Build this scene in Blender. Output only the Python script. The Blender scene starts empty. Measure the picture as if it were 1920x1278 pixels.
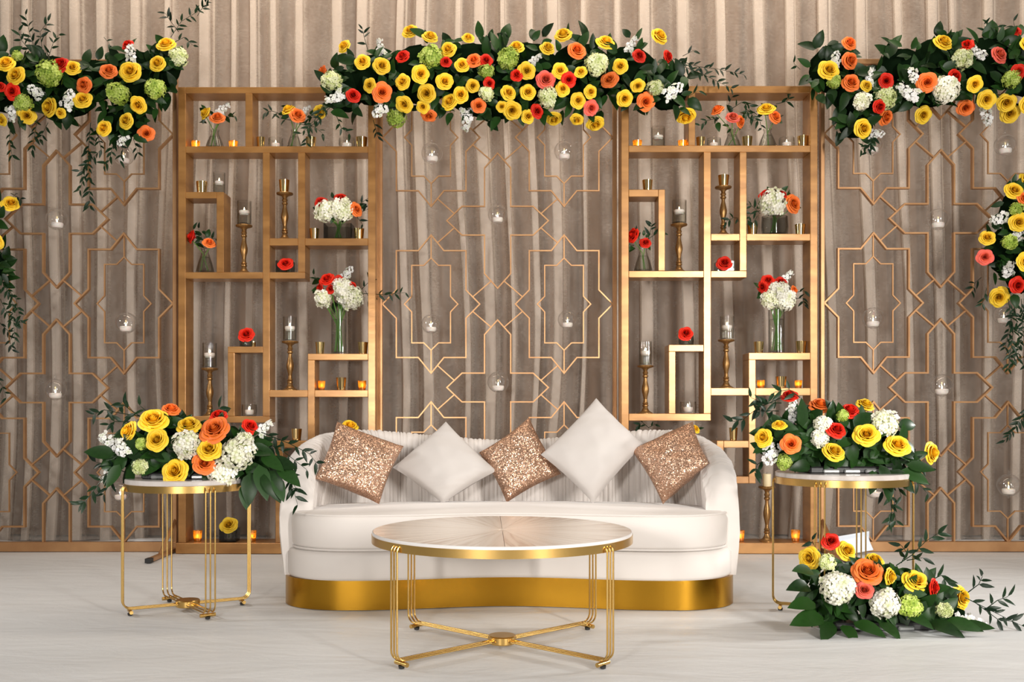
import bpy, math, random
from mathutils import Vector, Matrix, Quaternion, noise as mnoise
R = math.radians
pi = math.pi
sc = bpy.context.scene
COL = sc.collection
rnd = random.Random(7)

# ------------------------------------------------------------------ camera, world, lights, exposure
F, VX, VY, CH = 1867.0, 940.0, 772.0, 0.9          # focal length in px, vanishing point, eye height
cd = bpy.data.cameras.new('camera'); cam = bpy.data.objects.new('camera', cd); COL.objects.link(cam)
cd.sensor_width = 36; cd.lens = 36 * F / 1920; cd.clip_start = .05
cam.location = (0, 0, CH); cam.rotation_euler = (R(90), 0, 0)
cd.shift_x = (960 - VX) / 1920; cd.shift_y = (VY - 639) / 1920
sc.camera = cam

w = bpy.data.worlds.new('world'); sc.world = w; w.use_nodes = True
bg = w.node_tree.nodes['Background']
bg.inputs[0].default_value = (1.0, .93, .86, 1); bg.inputs[1].default_value = .20

def area(name, loc, target, size, energy, color, spread=180):
    l = bpy.data.lights.new(name, 'AREA'); l.shape = 'DISK'; l.size = size; l.energy = energy; l.color = color; l.spread = R(spread)
    o = bpy.data.objects.new(name, l); COL.objects.link(o); o.location = loc
    o.rotation_euler = (Vector(target) - Vector(loc)).to_track_quat('-Z', 'Y').to_euler()
    return o
area('strobe_right', (4.1, 4.6, 1.55), (0.2, 4.3, .25), .30, 24, (1, .98, .95), 105)
area('strobe_left', (-4.4, 4.2, 2.3), (-.2, 4.5, .3), .40, 19, (1, .97, .94), 105)
strip = area('strip_front_right', (3.0, -1.1, 2.0), (.6, 6.0, 1.5), .5, 158, (1, .95, .89), 115)
strip.data.shape = 'RECTANGLE'; strip.data.size = .45; strip.data.size_y = 2.3
area('softbox_front_left', (-1.4, -.6, 1.2), (-.3, 4.6, .5), .5, 116, (1, .96, .91))
wash = area('ceiling_wash', (0, 5.75, 4.75), (0, 6.95, 3.0), .5, 112, (1, .85, .69))
wash.data.shape = 'RECTANGLE'; wash.data.size = 7.0; wash.data.size_y = .4
sc.view_settings.view_transform = 'Standard'; sc.view_settings.look = 'None'
sc.view_settings.gamma = 1; sc.view_settings.use_curve_mapping = False
sc.view_settings.exposure = 0.07
sc.cycles.use_denoising = True
sc.cycles.transparent_max_bounces = 24
sc.cycles.max_bounces = 8

# ------------------------------------------------------------------ helpers
def P(px, py, Z):
    return Vector(((px - VX) * Z / F, Z, CH - (py - VY) * Z / F))
def S(Z): return F / Z

def mat(name, col, rough=.5, metal=0, **k):
    m = bpy.data.materials.new(name); m.use_nodes = True
    b = m.node_tree.nodes['Principled BSDF']
    b.inputs['Base Color'].default_value = (*col, 1)
    b.inputs['Roughness'].default_value = rough; b.inputs['Metallic'].default_value = metal
    for kk, v in k.items(): b.inputs[kk.replace('_', ' ')].default_value = v
    return m
def nd(m, t, **k):
    n = m.node_tree.nodes.new(t)
    for a, v in k.items(): setattr(n, a, v)
    return n
def lk(m, a, b): m.node_tree.links.new(a, b)
def bsdf(m): return m.node_tree.nodes['Principled BSDF']
def ramp(m, src, stops):
    r = nd(m, 'ShaderNodeValToRGB'); e = r.color_ramp.elements
    while len(e) < len(stops): e.new(.5)
    for i, (p, c) in enumerate(stops): e[i].position = p; e[i].color = (*c, 1)
    lk(m, src, r.inputs[0]); return r
def tex_noise(m, scale, detail=3, coord='Object', mapscale=None):
    tc = nd(m, 'ShaderNodeTexCoord'); n = nd(m, 'ShaderNodeTexNoise')
    n.inputs['Scale'].default_value = scale; n.inputs['Detail'].default_value = detail
    if mapscale:
        mp = nd(m, 'ShaderNodeMapping'); mp.inputs['Scale'].default_value = mapscale
        lk(m, tc.outputs[coord], mp.inputs[0]); lk(m, mp.outputs[0], n.inputs['Vector'])
    else: lk(m, tc.outputs[coord], n.inputs['Vector'])
    return n
def bump(m, src, strength, dist=.01):
    b = nd(m, 'ShaderNodeBump'); b.inputs['Strength'].default_value = strength; b.inputs['Distance'].default_value = dist
    lk(m, src, b.inputs['Height']); lk(m, b.outputs[0], bsdf(m).inputs['Normal'])
def noisy(m, c1, c2, scale, detail=4, mapscale=None, b=0, lo=.35, hi=.65):
    n = tex_noise(m, scale, detail, mapscale=mapscale)
    r = ramp(m, n.outputs['Fac'], [(lo, c1), (hi, c2)]); lk(m, r.outputs[0], bsdf(m).inputs['Base Color'])
    if b: bump(m, n.outputs['Fac'], b)
    return m

class MB:
    def __init__(s): s.v = []; s.f = []; s.a = []
    def add(s, v, f, a=None):
        o = len(s.v); s.v += [tuple(p) for p in v]; s.f += [tuple(i + o for i in q) for q in f]
        s.a += list(a) if a else [0.0] * len(v); return s
    def box(s, lo, hi, ch=0):
        x0, y0, z0 = lo; x1, y1, z1 = hi
        if not ch:
            v = [(x0,y0,z0),(x1,y0,z0),(x1,y1,z0),(x0,y1,z0),(x0,y0,z1),(x1,y0,z1),(x1,y1,z1),(x0,y1,z1)]
            return s.add(v, [(0,3,2,1),(4,5,6,7),(0,1,5,4),(1,2,6,5),(2,3,7,6),(3,0,4,7)])
        c = ch; n = len(s.v); vv = []; idx = {}
        cs = [(sx, sy, sz) for sx in (0,1) for sy in (0,1) for sz in (0,1)]
        X, Y, Z = (x0,x1), (y0,y1), (z0,z1)
        for q in cs:
            base = [X[q[0]], Y[q[1]], Z[q[2]]]
            for ax in range(3):
                p = list(base)
                for o in range(3):
                    if o != ax: p[o] += c if q[o] == 0 else -c
                idx[q, ax] = len(vv); vv.append(p)
        f = []
        for ax in range(3):
            a, b = [(1,2),(2,0),(0,1)][ax]
            for sgn in (0,1):
                ring = []
                for (i, j) in ((0,0),(1,0),(1,1),(0,1)):
                    q = [0,0,0]; q[ax] = sgn; q[a] = i; q[b] = j; ring.append(idx[tuple(q), ax])
                f.append(ring if sgn else ring[::-1])
        for ax in range(3):
            a, b = [(1,2),(2,0),(0,1)][ax]
            for i in (0,1):
                for j in (0,1):
                    q0 = [0,0,0]; q0[a] = i; q0[b] = j; q1 = list(q0); q1[ax] = 1
                    q0, q1 = tuple(q0), tuple(q1)
                    r_ = [idx[q0,a], idx[q1,a], idx[q1,b], idx[q0,b]]
                    f.append(r_ if (i == j) else r_[::-1])
        for q in cs: f.append([idx[q,0], idx[q,1], idx[q,2]])
        return s.add(vv, f)
    def lathe(s, prof, n=24, c=(0,0,0), cap=True):
        v = []; f = []; m = len(prof)
        for i in range(n):
            a = 2*pi*i/n
            for r, z in prof: v.append((c[0]+r*math.cos(a), c[1]+r*math.sin(a), c[2]+z))
        for i in range(n):
            j = (i+1) % n
            for k in range(m-1): f.append((i*m+k, j*m+k, j*m+k+1, i*m+k+1))
        if cap:
            if prof[0][0] > 1e-5: f.append(tuple(i*m for i in range(n))[::-1])
            if prof[-1][0] > 1e-5: f.append(tuple(i*m+m-1 for i in range(n)))
        return s.add(v, f)
    def tube(s, pts, r, n=6, closed=False, r1=None):
        pts = [Vector(p) for p in pts]; v = []; f = []; m = len(pts)
        up = None
        for i, p in enumerate(pts):
            if closed: t = pts[(i+1) % m] - pts[i-1]
            else: t = pts[min(i+1, m-1)] - pts[max(i-1, 0)]
            t.normalize()
            if up is None:
                up = Vector((0,0,1)) if abs(t.z) < .9 else Vector((1,0,0))
            x = t.cross(up)
            if x.length < 1e-4: x = t.orthogonal()
            x.normalize(); up = x.cross(t); y = up
            rr = r if r1 is None else r + (r1-r)*i/(m-1)
            for k in range(n):
                a = 2*pi*k/n; v.append(p + x*(rr*math.cos(a)) + y*(rr*math.sin(a)))
        for i in range(m if closed else m-1):
            j = (i+1) % m
            for k in range(n): f.append((i*n+k, i*n+(k+1) % n, j*n+(k+1) % n, j*n+k))
        if not closed:
            f.append(tuple(range(n))[::-1]); f.append(tuple((m-1)*n+k for k in range(n)))
        return s.add(v, f)
    def mesh(s, name, m=None, smooth=True, sharp=True):
        me = bpy.data.meshes.new(name); me.from_pydata(s.v, [], s.f)
        if any(s.a):
            at = me.attributes.new('tone', 'FLOAT', 'POINT'); at.data.foreach_set('value', s.a)
        if m: me.materials.append(m)
        me.polygons.foreach_set('use_smooth', [smooth]*len(me.polygons)); me.update()
        if smooth and sharp: me.set_sharp_from_angle(angle=R(42))
        return me
def obj(name, me, parent=None, loc=(0,0,0), rot=None, scale=None, label=None):
    o = bpy.data.objects.new(name, me); COL.objects.link(o)
    if parent: o.parent = parent
    o.location = loc
    if rot is not None:
        if isinstance(rot, Quaternion): o.rotation_mode = 'QUATERNION'; o.rotation_quaternion = rot
        else: o.rotation_euler = rot
    if scale is not None: o.scale = scale if hasattr(scale, '__len__') else (scale,)*3
    if label: o['label'] = label
    return o
def build(mb, name, m, parent=None, smooth=True, loc=(0,0,0), rot=None, label=None):
    return obj(name, mb.mesh(name, m, smooth), parent, loc, rot, None, label)
def thing(name, label, cat, loc=(0,0,0), group=None, rz=0):
    o = obj(name, None, None, loc, (0,0,rz)); o['label'] = label; o['category'] = cat
    if group: o['group'] = group
    return o
CACHE = {}
def cached(key, fn):
    if key not in CACHE: CACHE[key] = fn()
    return CACHE[key]

# ------------------------------------------------------------------ materials
M = {}
M['floor'] = noisy(mat('white_floor_sheet', (.74,.72,.69), .5, Specular_IOR_Level=.3), (.60,.605,.605), (.635,.64,.64), 1.3, 4, (1, 2.2, 1))
def floor_bump():
    m = M['floor']
    n1 = tex_noise(m, 1.6, 5, mapscale=(1.0, 2.2, 1)); n1.inputs['Distortion'].default_value = 1.2
    n2 = tex_noise(m, 7, 3, mapscale=(.8, 1.8, 1)); n2.inputs['Distortion'].default_value = .8
    a = nd(m, 'ShaderNodeMath', operation='MULTIPLY_ADD'); a.inputs[1].default_value = .25
    lk(m, n2.outputs['Fac'], a.inputs[0]); lk(m, n1.outputs['Fac'], a.inputs[2]); bump(m, a.outputs[0], .42, .02)
floor_bump()
M['wall'] = mat('wall_paint', (.30,.25,.21), .9)
M['drape'] = noisy(mat('taupe_drape', (.26,.20,.16), .85), (.165,.098,.058), (.185,.112,.068), 2, 2, (1, 1, 1))
def sheer():
    m = mat('sheer_linen', (.84,.755,.665), .8); nt = m.node_tree
    b = bsdf(m); b.inputs['Transmission Weight'].default_value = 0
    n = tex_noise(m, 75, 4, mapscale=(.55, .55, 1.3)); n2 = tex_noise(m, 9, 3, mapscale=(1, 1, .6))
    bump(m, n.outputs['Fac'], .55, .006)
    tl = nd(m, 'ShaderNodeBsdfTranslucent'); tl.inputs[0].default_value = (.72,.64,.57,1)
    mx = nd(m, 'ShaderNodeMixShader'); mx.inputs[0].default_value = .25
    lk(m, b.outputs[0], mx.inputs[1]); lk(m, tl.outputs[0], mx.inputs[2])
    lw = nd(m, 'ShaderNodeLayerWeight'); lw.inputs[0].default_value = .5
    co = nd(m, 'ShaderNodeMath', operation='SUBTRACT'); co.inputs[0].default_value = 1; lk(m, lw.outputs['Facing'], co.inputs[1])
    mxx = nd(m, 'ShaderNodeMath', operation='MAXIMUM'); mxx.inputs[1].default_value = .06; lk(m, co.outputs[0], mxx.inputs[0])
    inv = nd(m, 'ShaderNodeMath', operation='DIVIDE'); inv.inputs[0].default_value = 1; lk(m, mxx.outputs[0], inv.inputs[1])
    thr = nd(m, 'ShaderNodeMapRange'); thr.inputs['To Min'].default_value = .71; thr.inputs['To Max'].default_value = .82
    ad = nd(m, 'ShaderNodeMath', operation='ADD'); lk(m, n.outputs['Fac'], ad.inputs[0]); lk(m, n2.outputs['Fac'], ad.inputs[1])
    thr.inputs['From Min'].default_value = .75; thr.inputs['From Max'].default_value = 1.25
    lk(m, ad.outputs[0], thr.inputs['Value'])
    pw = nd(m, 'ShaderNodeMath', operation='POWER'); lk(m, thr.outputs[0], pw.inputs[0]); lk(m, inv.outputs[0], pw.inputs[1])
    tr = nd(m, 'ShaderNodeBsdfTransparent'); mx2 = nd(m, 'ShaderNodeMixShader')
    lk(m, pw.outputs[0], mx2.inputs[0]); lk(m, mx.outputs[0], mx2.inputs[1]); lk(m, tr.outputs[0], mx2.inputs[2])
    lk(m, mx2.outputs[0], nt.nodes['Material Output'].inputs[0]); return m
M['sheer'] = sheer()
M['gold_wood'] = noisy(mat('gold_painted_wood', (.5,.3,.12), .29, .4, Specular_IOR_Level=.75), (.31,.14,.036), (.44,.215,.062), 5, 5, (1, 1, 3), .08)
M['lattice'] = noisy(mat('lattice_gold_wood', (.42,.25,.12), .35, .6), (.42,.215,.095), (.54,.30,.14), 6, 4)
M['brass'] = mat('brushed_brass', (.62,.40,.13), .27, 1)
bump(M['brass'], tex_noise(M['brass'], 40, 3, mapscale=(1, 1, 40)).outputs['Fac'], .04, .002)
M['plinth_brass'] = mat('plinth_brass', (.42,.215,.02), .25, 1)
bump(M['plinth_brass'], tex_noise(M['plinth_brass'], 20, 3, mapscale=(.2, .2, 30)).outputs['Fac'], .06, .002)
M['stick_gold'] = noisy(mat('antique_gold', (.45,.26,.09), .36, .75), (.22,.115,.036), (.38,.21,.075), 14, 4)
M['mirror_gold'] = mat('mirrored_gold_glass', (.80,.58,.26), .10, 1)
M['velvet'] = noisy(mat('ivory_velvet', (.80,.745,.705), .75, Sheen_Weight=.25, Sheen_Roughness=.4), (.63,.585,.55), (.675,.63,.595), 2.2, 3)
M['pillow_white'] = noisy(mat('ivory_satin', (.70,.66,.63), .6, Sheen_Weight=.1), (.50,.465,.44), (.54,.505,.48), 3, 3)
M['black'] = mat('black_rubber', (.015,.015,.015), .5)
M['foil'] = mat('grey_foil', (.35,.36,.36), .3, .6)
M['wax'] = mat('white_wax', (.88,.80,.74), .5, Subsurface_Weight=.2)
M['cream_wax'] = mat('cream_wax', (.85,.72,.45), .5)
M['paper'] = mat('white_paper', (.72,.78,.86), .6)
def flame(name, strength):
    m = bpy.data.materials.new(name); m.use_nodes = True; nt = m.node_tree; nt.nodes.clear()
    e = nt.nodes.new('ShaderNodeEmission'); e.inputs[0].default_value = (1, .70, .34, 1); e.inputs[1].default_value = strength
    o = nt.nodes.new('ShaderNodeOutputMaterial'); nt.links.new(e.outputs[0], o.inputs[0]); return m
M['flame'] = flame('candle_flame', 14); M['flame_hot'] = flame('candle_flame_in_cup', 70)
def glass(name, tint, edge, lo, hi, rough=.03):
    m = bpy.data.materials.new(name); m.use_nodes = True; nt = m.node_tree; nt.nodes.clear()
    t = nt.nodes.new('ShaderNodeBsdfTransparent')
    g = nt.nodes.new('ShaderNodeBsdfGlossy'); g.inputs[0].default_value = (1,1,1,1); g.inputs[1].default_value = rough
    lw = nt.nodes.new('ShaderNodeLayerWeight'); lw.inputs[0].default_value = .5
    p = nt.nodes.new('ShaderNodeMath'); p.operation = 'POWER'; p.inputs[1].default_value = 3
    cr = nt.nodes.new('ShaderNodeValToRGB'); cr.color_ramp.elements[0].color = (*tint, 1); cr.color_ramp.elements[1].color = (*edge, 1)
    mr = nt.nodes.new('ShaderNodeMapRange'); mr.inputs['To Min'].default_value = lo; mr.inputs['To Max'].default_value = hi
    mx = nt.nodes.new('ShaderNodeMixShader'); o = nt.nodes.new('ShaderNodeOutputMaterial')
    L = nt.links.new; L(lw.outputs['Facing'], p.inputs[0]); L(p.outputs[0], mr.inputs['Value']); L(mr.outputs[0], mx.inputs[0])
    L(p.outputs[0], cr.inputs[0]); L(cr.outputs[0], t.inputs[0])
    L(t.outputs[0], mx.inputs[1]); L(g.outputs[0], mx.inputs[2]); L(mx.outputs[0], o.inputs[0]); return m
M['glass'] = glass('clear_glass', (.95,.95,.94), (.20,.20,.19), .022, .42)
M['thick_glass'] = glass('thick_vase_glass', (.72,.73,.72), (.10,.10,.10), .01, .3)
M['orb_glass'] = glass('thin_globe_glass', (.97,.97,.97), (.72,.72,.72), .07, .95)
M['water'] = glass('water_in_glass', (.90,.92,.90), (.35,.37,.35), .01, .25)
M['thread'] = glass('clear_line', (.88,.88,.88), (.7,.7,.7), .0, .02, .5)
def amber():
    m = bpy.data.materials.new('amber_glass'); m.use_nodes = True; nt = m.node_tree; nt.nodes.clear()
    t = nt.nodes.new('ShaderNodeBsdfTranslucent'); t.inputs[0].default_value = (1, .62, .12, 1)
    tr = nt.nodes.new('ShaderNodeBsdfTransparent'); tr.inputs[0].default_value = (.95, .62, .16, 1)
    g = nt.nodes.new('ShaderNodeBsdfGlossy'); g.inputs[0].default_value = (1, .78, .4, 1); g.inputs[1].default_value = .12
    a = nt.nodes.new('ShaderNodeMixShader'); a.inputs[0].default_value = .35; b = nt.nodes.new('ShaderNodeMixShader'); b.inputs[0].default_value = .3
    o = nt.nodes.new('ShaderNodeOutputMaterial'); L = nt.links.new
    L(t.outputs[0], a.inputs[1]); L(tr.outputs[0], a.inputs[2]); L(a.outputs[0], b.inputs[1]); L(g.outputs[0], b.inputs[2]); L(b.outputs[0], o.inputs[0]); return m
M['amber'] = amber()
def sequin():
    m = mat('rose_gold_sequins', (.80,.50,.36), .3, .85)
    tc = nd(m, 'ShaderNodeTexCoord'); v = nd(m, 'ShaderNodeTexVoronoi'); v.inputs['Scale'].default_value = 250
    lk(m, tc.outputs['Object'], v.inputs['Vector'])
    r = ramp(m, v.outputs['Color'], [(0, (.34,.18,.11)), (.5, (.56,.34,.23)), (1, (.80,.58,.44))]); lk(m, r.outputs[0], bsdf(m).inputs['Base Color'])
    g = nd(m, 'ShaderNodeNewGeometry')
    s = nd(m, 'ShaderNodeVectorMath', operation='SUBTRACT'); s.inputs[1].default_value = (.5,.5,.5); lk(m, v.outputs['Color'], s.inputs[0])
    k = nd(m, 'ShaderNodeVectorMath', operation='SCALE'); k.inputs['Scale'].default_value = .8; lk(m, s.outputs[0], k.inputs[0])
    a = nd(m, 'ShaderNodeVectorMath', operation='ADD'); lk(m, g.outputs['Normal'], a.inputs[0]); lk(m, k.outputs[0], a.inputs[1])
    n = nd(m, 'ShaderNodeVectorMath', operation='NORMALIZE'); lk(m, a.outputs[0], n.inputs[0]); lk(m, n.outputs[0], bsdf(m).inputs['Normal']); return m
M['sequin'] = sequin()
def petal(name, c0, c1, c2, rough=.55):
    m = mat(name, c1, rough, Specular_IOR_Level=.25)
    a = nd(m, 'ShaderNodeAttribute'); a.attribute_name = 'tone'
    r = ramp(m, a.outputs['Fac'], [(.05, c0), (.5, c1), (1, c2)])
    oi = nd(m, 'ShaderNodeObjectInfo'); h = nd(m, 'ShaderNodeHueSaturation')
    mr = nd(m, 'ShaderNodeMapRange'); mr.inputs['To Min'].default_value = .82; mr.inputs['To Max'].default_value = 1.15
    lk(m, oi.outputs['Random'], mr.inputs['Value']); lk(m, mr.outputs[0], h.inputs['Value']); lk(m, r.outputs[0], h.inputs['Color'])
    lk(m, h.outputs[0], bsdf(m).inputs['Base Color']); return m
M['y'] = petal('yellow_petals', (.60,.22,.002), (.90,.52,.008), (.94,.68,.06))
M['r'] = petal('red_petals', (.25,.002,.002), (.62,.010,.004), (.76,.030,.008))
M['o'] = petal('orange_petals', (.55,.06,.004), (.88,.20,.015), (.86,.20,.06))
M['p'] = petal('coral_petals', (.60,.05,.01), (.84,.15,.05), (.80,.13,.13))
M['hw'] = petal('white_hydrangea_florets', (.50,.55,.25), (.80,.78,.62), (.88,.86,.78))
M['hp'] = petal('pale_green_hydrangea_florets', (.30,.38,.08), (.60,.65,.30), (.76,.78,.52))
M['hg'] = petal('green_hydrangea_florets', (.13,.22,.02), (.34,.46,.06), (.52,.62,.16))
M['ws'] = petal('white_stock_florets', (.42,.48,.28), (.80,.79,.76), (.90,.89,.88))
def leafmat(name, c1, c2, rough=.38):
    m = mat(name, c1, rough, Specular_IOR_Level=.22)
    oi = nd(m, 'ShaderNodeObjectInfo'); n = tex_noise(m, 9, 2)
    ad = nd(m, 'ShaderNodeMath', operation='MULTIPLY_ADD'); ad.inputs[1].default_value = .5
    lk(m, n.outputs['Fac'], ad.inputs[0]); lk(m, oi.outputs['Random'], ad.inputs[2])
    r = ramp(m, ad.outputs[0], [(.2, c1), (1.0, c2)]); lk(m, r.outputs[0], bsdf(m).inputs['Base Color']); return m
M['leaf'] = leafmat('dark_green_leaf', (.005,.016,.004), (.016,.052,.009))
M['leaf2'] = leafmat('sprig_leaf', (.004,.013,.006), (.010,.030,.010))
M['stem'] = mat('green_stem', (.10,.22,.035), .4)
M['foam'] = mat('dark_core_foam', (.004,.010,.004), 1.0, Specular_IOR_Level=.0)  # near-black filler core, shows in the gaps between blooms and leaves
def marble(name, c1, c2, c3, ms):
    m = mat(name, c1, .22); n = tex_noise(m, 3.0, 6, mapscale=ms); n.inputs['Distortion'].default_value = .6
    oi = nd(m, 'ShaderNodeObjectInfo'); ad = nd(m, 'ShaderNodeMath', operation='MULTIPLY_ADD'); ad.inputs[1].default_value = .22
    lk(m, oi.outputs['Random'], ad.inputs[0]); lk(m, n.outputs['Fac'], ad.inputs[2])
    r = ramp(m, ad.outputs[0], [(.36, c3), (.5, c2), (.72, c1)]); lk(m, r.outputs[0], bsdf(m).inputs['Base Color']); return m
M['wedge'] = marble('veined_marble_wedge', (.86,.765,.67), (.80,.685,.58), (.64,.505,.40), (1.0, 9, 1))
M['marble'] = marble('pale_marble', (.52,.48,.455), (.44,.395,.36), (.30,.26,.225), (3, 9, 3))
M['white_edge'] = mat('white_stone_edge', (.60,.58,.57), .3)

# ------------------------------------------------------------------ setting
def floor():
    mb = MB(); nx, ny = 150, 110; v = []; f = []
    for j in range(ny+1):
        for i in range(nx+1):
            x = -7 + 14*i/nx; y = -2 + 10*j/ny
            z = -.003 + .0025*mnoise.noise(Vector((x*1.1, y*3.2, 0)))
            v.append((x, y, min(z, -.0005)))
    for j in range(ny):
        for i in range(nx):
            a = j*(nx+1)+i; f.append((a, a+1, a+nx+2, a+nx+1))
    mb.add(v, f); o = build(mb, 'floor', M['floor']); o['kind'] = 'structure'
    o['label'] = 'white sheeted floor with shallow creases'
    return o
FL = floor()
mb = MB()
for (a, b) in (((-6.0, 6.66), (-1.9, 6.63)), ((1.95, 6.64), (6.0, 6.66))):   # loose edge of the floor sheet rucked up behind the side screens
    pts = [(a[0]+(b[0]-a[0])*t/40, a[1]+.03*math.sin(t*.9), .012+.012*math.sin(t*.55+1)) for t in range(41)]
    mb.tube(pts, .03, 8)
build(mb, 'sheet_edge_fold', M['floor'], FL)
mb = MB(); mb.box((-7, 7.45, 0), (7, 7.6, 5)); o = build(mb, 'wall_back', M['wall'], smooth=False); o['kind'] = 'structure'

def curtain(name, Z, m, seed, label, flat, fold, amp, sway, over, x0=-5.2, x1=5.2, H=4.35):
    """gathered cloth: flat stretches (bowed by amp) between folds that double back over themselves (over = share of the fold width)"""
    g = random.Random(seed); xs = []; x = x0
    while x < x1:
        wd = g.uniform(*flat); A = amp*g.uniform(.5, 1.3); sg = 1 if g.random() < .6 else -.6
        for i in range(6): u = i/6; xs.append((x + wd*u, sg*A*math.sin(pi*u)**.8, 0))
        x += wd; fw = g.uniform(*fold); dr = 1 if g.random() < .55 else -1; d = amp*(.26 if over else .55)
        pts = [(0,0), (.5,-.3), (.92,-.6), (1,-.7), (.88,-.8), (.5,-.7), (.12,-.7), (.04,-.8), (.1,-1.0), (.5,-1.2), (.9,-1.2), (.98,-1.3), (.88,-1.45), (.5,-1.5), (.15,-1.4), (.06,-1.55), (.15,-1.75), (.5,-1.95), (.85,-1.9), (.95,-2.0), (.85,-2.15), (.5,-2.25), (.18,-2.1), (.08,-2.25), (.2,-2.5), (.6,-2.65), (.95,-2.1), (1.1,-.8), (1.25,0)] if over else [(0,0),(.2,-.7),(.4,-1.2),(.6,-1.2),(.8,-.7),(1.0,-.1)]
        if dr < 0 and over: pts = [(1.25-a, b) for a, b in pts[::-1]]
        for a, b in pts: xs.append((x + fw*a, d*b, 1))
        x += fw*(1.25 if over else 1.0)
    nz = 30; v = []; f = []; n = len(xs); mb = MB()
    for j in range(nz+1):
        z = .012 + (H-.012)*j/nz; dn = 1-j/nz
        for (xx, yy, k) in xs:
            dx = sway*dn*mnoise.noise(Vector((xx*.9, z*.30, seed))) + .010*mnoise.noise(Vector((xx*5, z*1.2, seed+3)))
            am = 1 + .35*mnoise.noise(Vector((xx*3, z*.7, seed+5)))
            v.append((xx+dx, Z + yy*am + .02*mnoise.noise(Vector((xx*.8, z*.4, seed+9))), z))
    for j in range(nz):
        for i in range(n-1):
            a = j*n+i; f.append((a, a+1, a+n+1, a+n))
    mb.add(v, f); o = obj(name, mb.mesh(name, m, True, False)); o['label'] = label; o['category'] = 'curtain'; return o
curtain('backdrop_drape', 7.20, M['drape'], 3, 'opaque taupe drape hanging behind the sheer curtain', (.10,.22), (.05,.10), .05, .06, False)
curtain('sheer_curtain', 6.93, M['sheer'], 11, 'crinkled sheer beige curtain in front of the taupe drape', (.06,.20), (.03,.085), .055, .22, True)

# ------------------------------------------------------------------ lattice screens
ZP = {'left': 6.44, 'centre': 6.52, 'right': 6.44}
def bar_path(pts, wd, dp, closed):
    """flat bar (wd in the screen plane, dp deep) along 2D points (x,z), mitred"""
    mb = MB(); n = len(pts); V = [Vector(p) for p in pts]; v = []; f = []
    for i in range(n):
        a = V[i-1] if (closed or i > 0) else None; b = V[(i+1) % n] if (closed or i < n-1) else None
        d1 = (V[i]-a).normalized() if a is not None else (b-V[i]).normalized()
        d2 = (b-V[i]).normalized() if b is not None else d1
        n1 = Vector((-d1.y, d1.x)); n2 = Vector((-d2.y, d2.x)); m = (n1+n2)
        m = m.normalized() if m.length > 1e-6 else n1
        k = wd/2/max(.35, m.dot(n1))
        p, q = V[i]+m*k, V[i]-m*k
        v += [(p.x, -dp/2, p.y), (q.x, -dp/2, q.y), (q.x, dp/2, q.y), (p.x, dp/2, p.y)]
    for i in range(n if closed else n-1):
        j = (i+1) % n
        for k in range(4): f.append((i*4+k, i*4+(k+1) % 4, j*4+(k+1) % 4, j*4+k))
    if not closed: f += [(3,2,1,0), tuple((n-1)*4+k for k in range(4))]
    return mb.add(v, f)
def sym(q):      # quarter outline (x>=0, z>=0) from the top tip to the right tip -> closed outline
    a = q + [(x, -z) for x, z in q[::-1][1:]]
    return a + [(-x, z) for x, z in a[::-1][1:-1]]
U = 1/292.0                                                   # metres per photograph pixel on the screens
STAR = [(0,132),(24.5,102),(66.5,102),(66.5,27),(93,0)]
INNER = [(0,88),(14,74),(37,74),(37,15),(51,0)]
CROSS = [(0,129),(25,101),(25,27.5),(68,27.5),(97,0)]
def scl(pts, k): return [(x*k, z*k) for x, z in pts]
LINK1 = ((79,-13.5),(114,-43.5)); LINK2 = ((12,-117),(44,-145.5))
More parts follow.
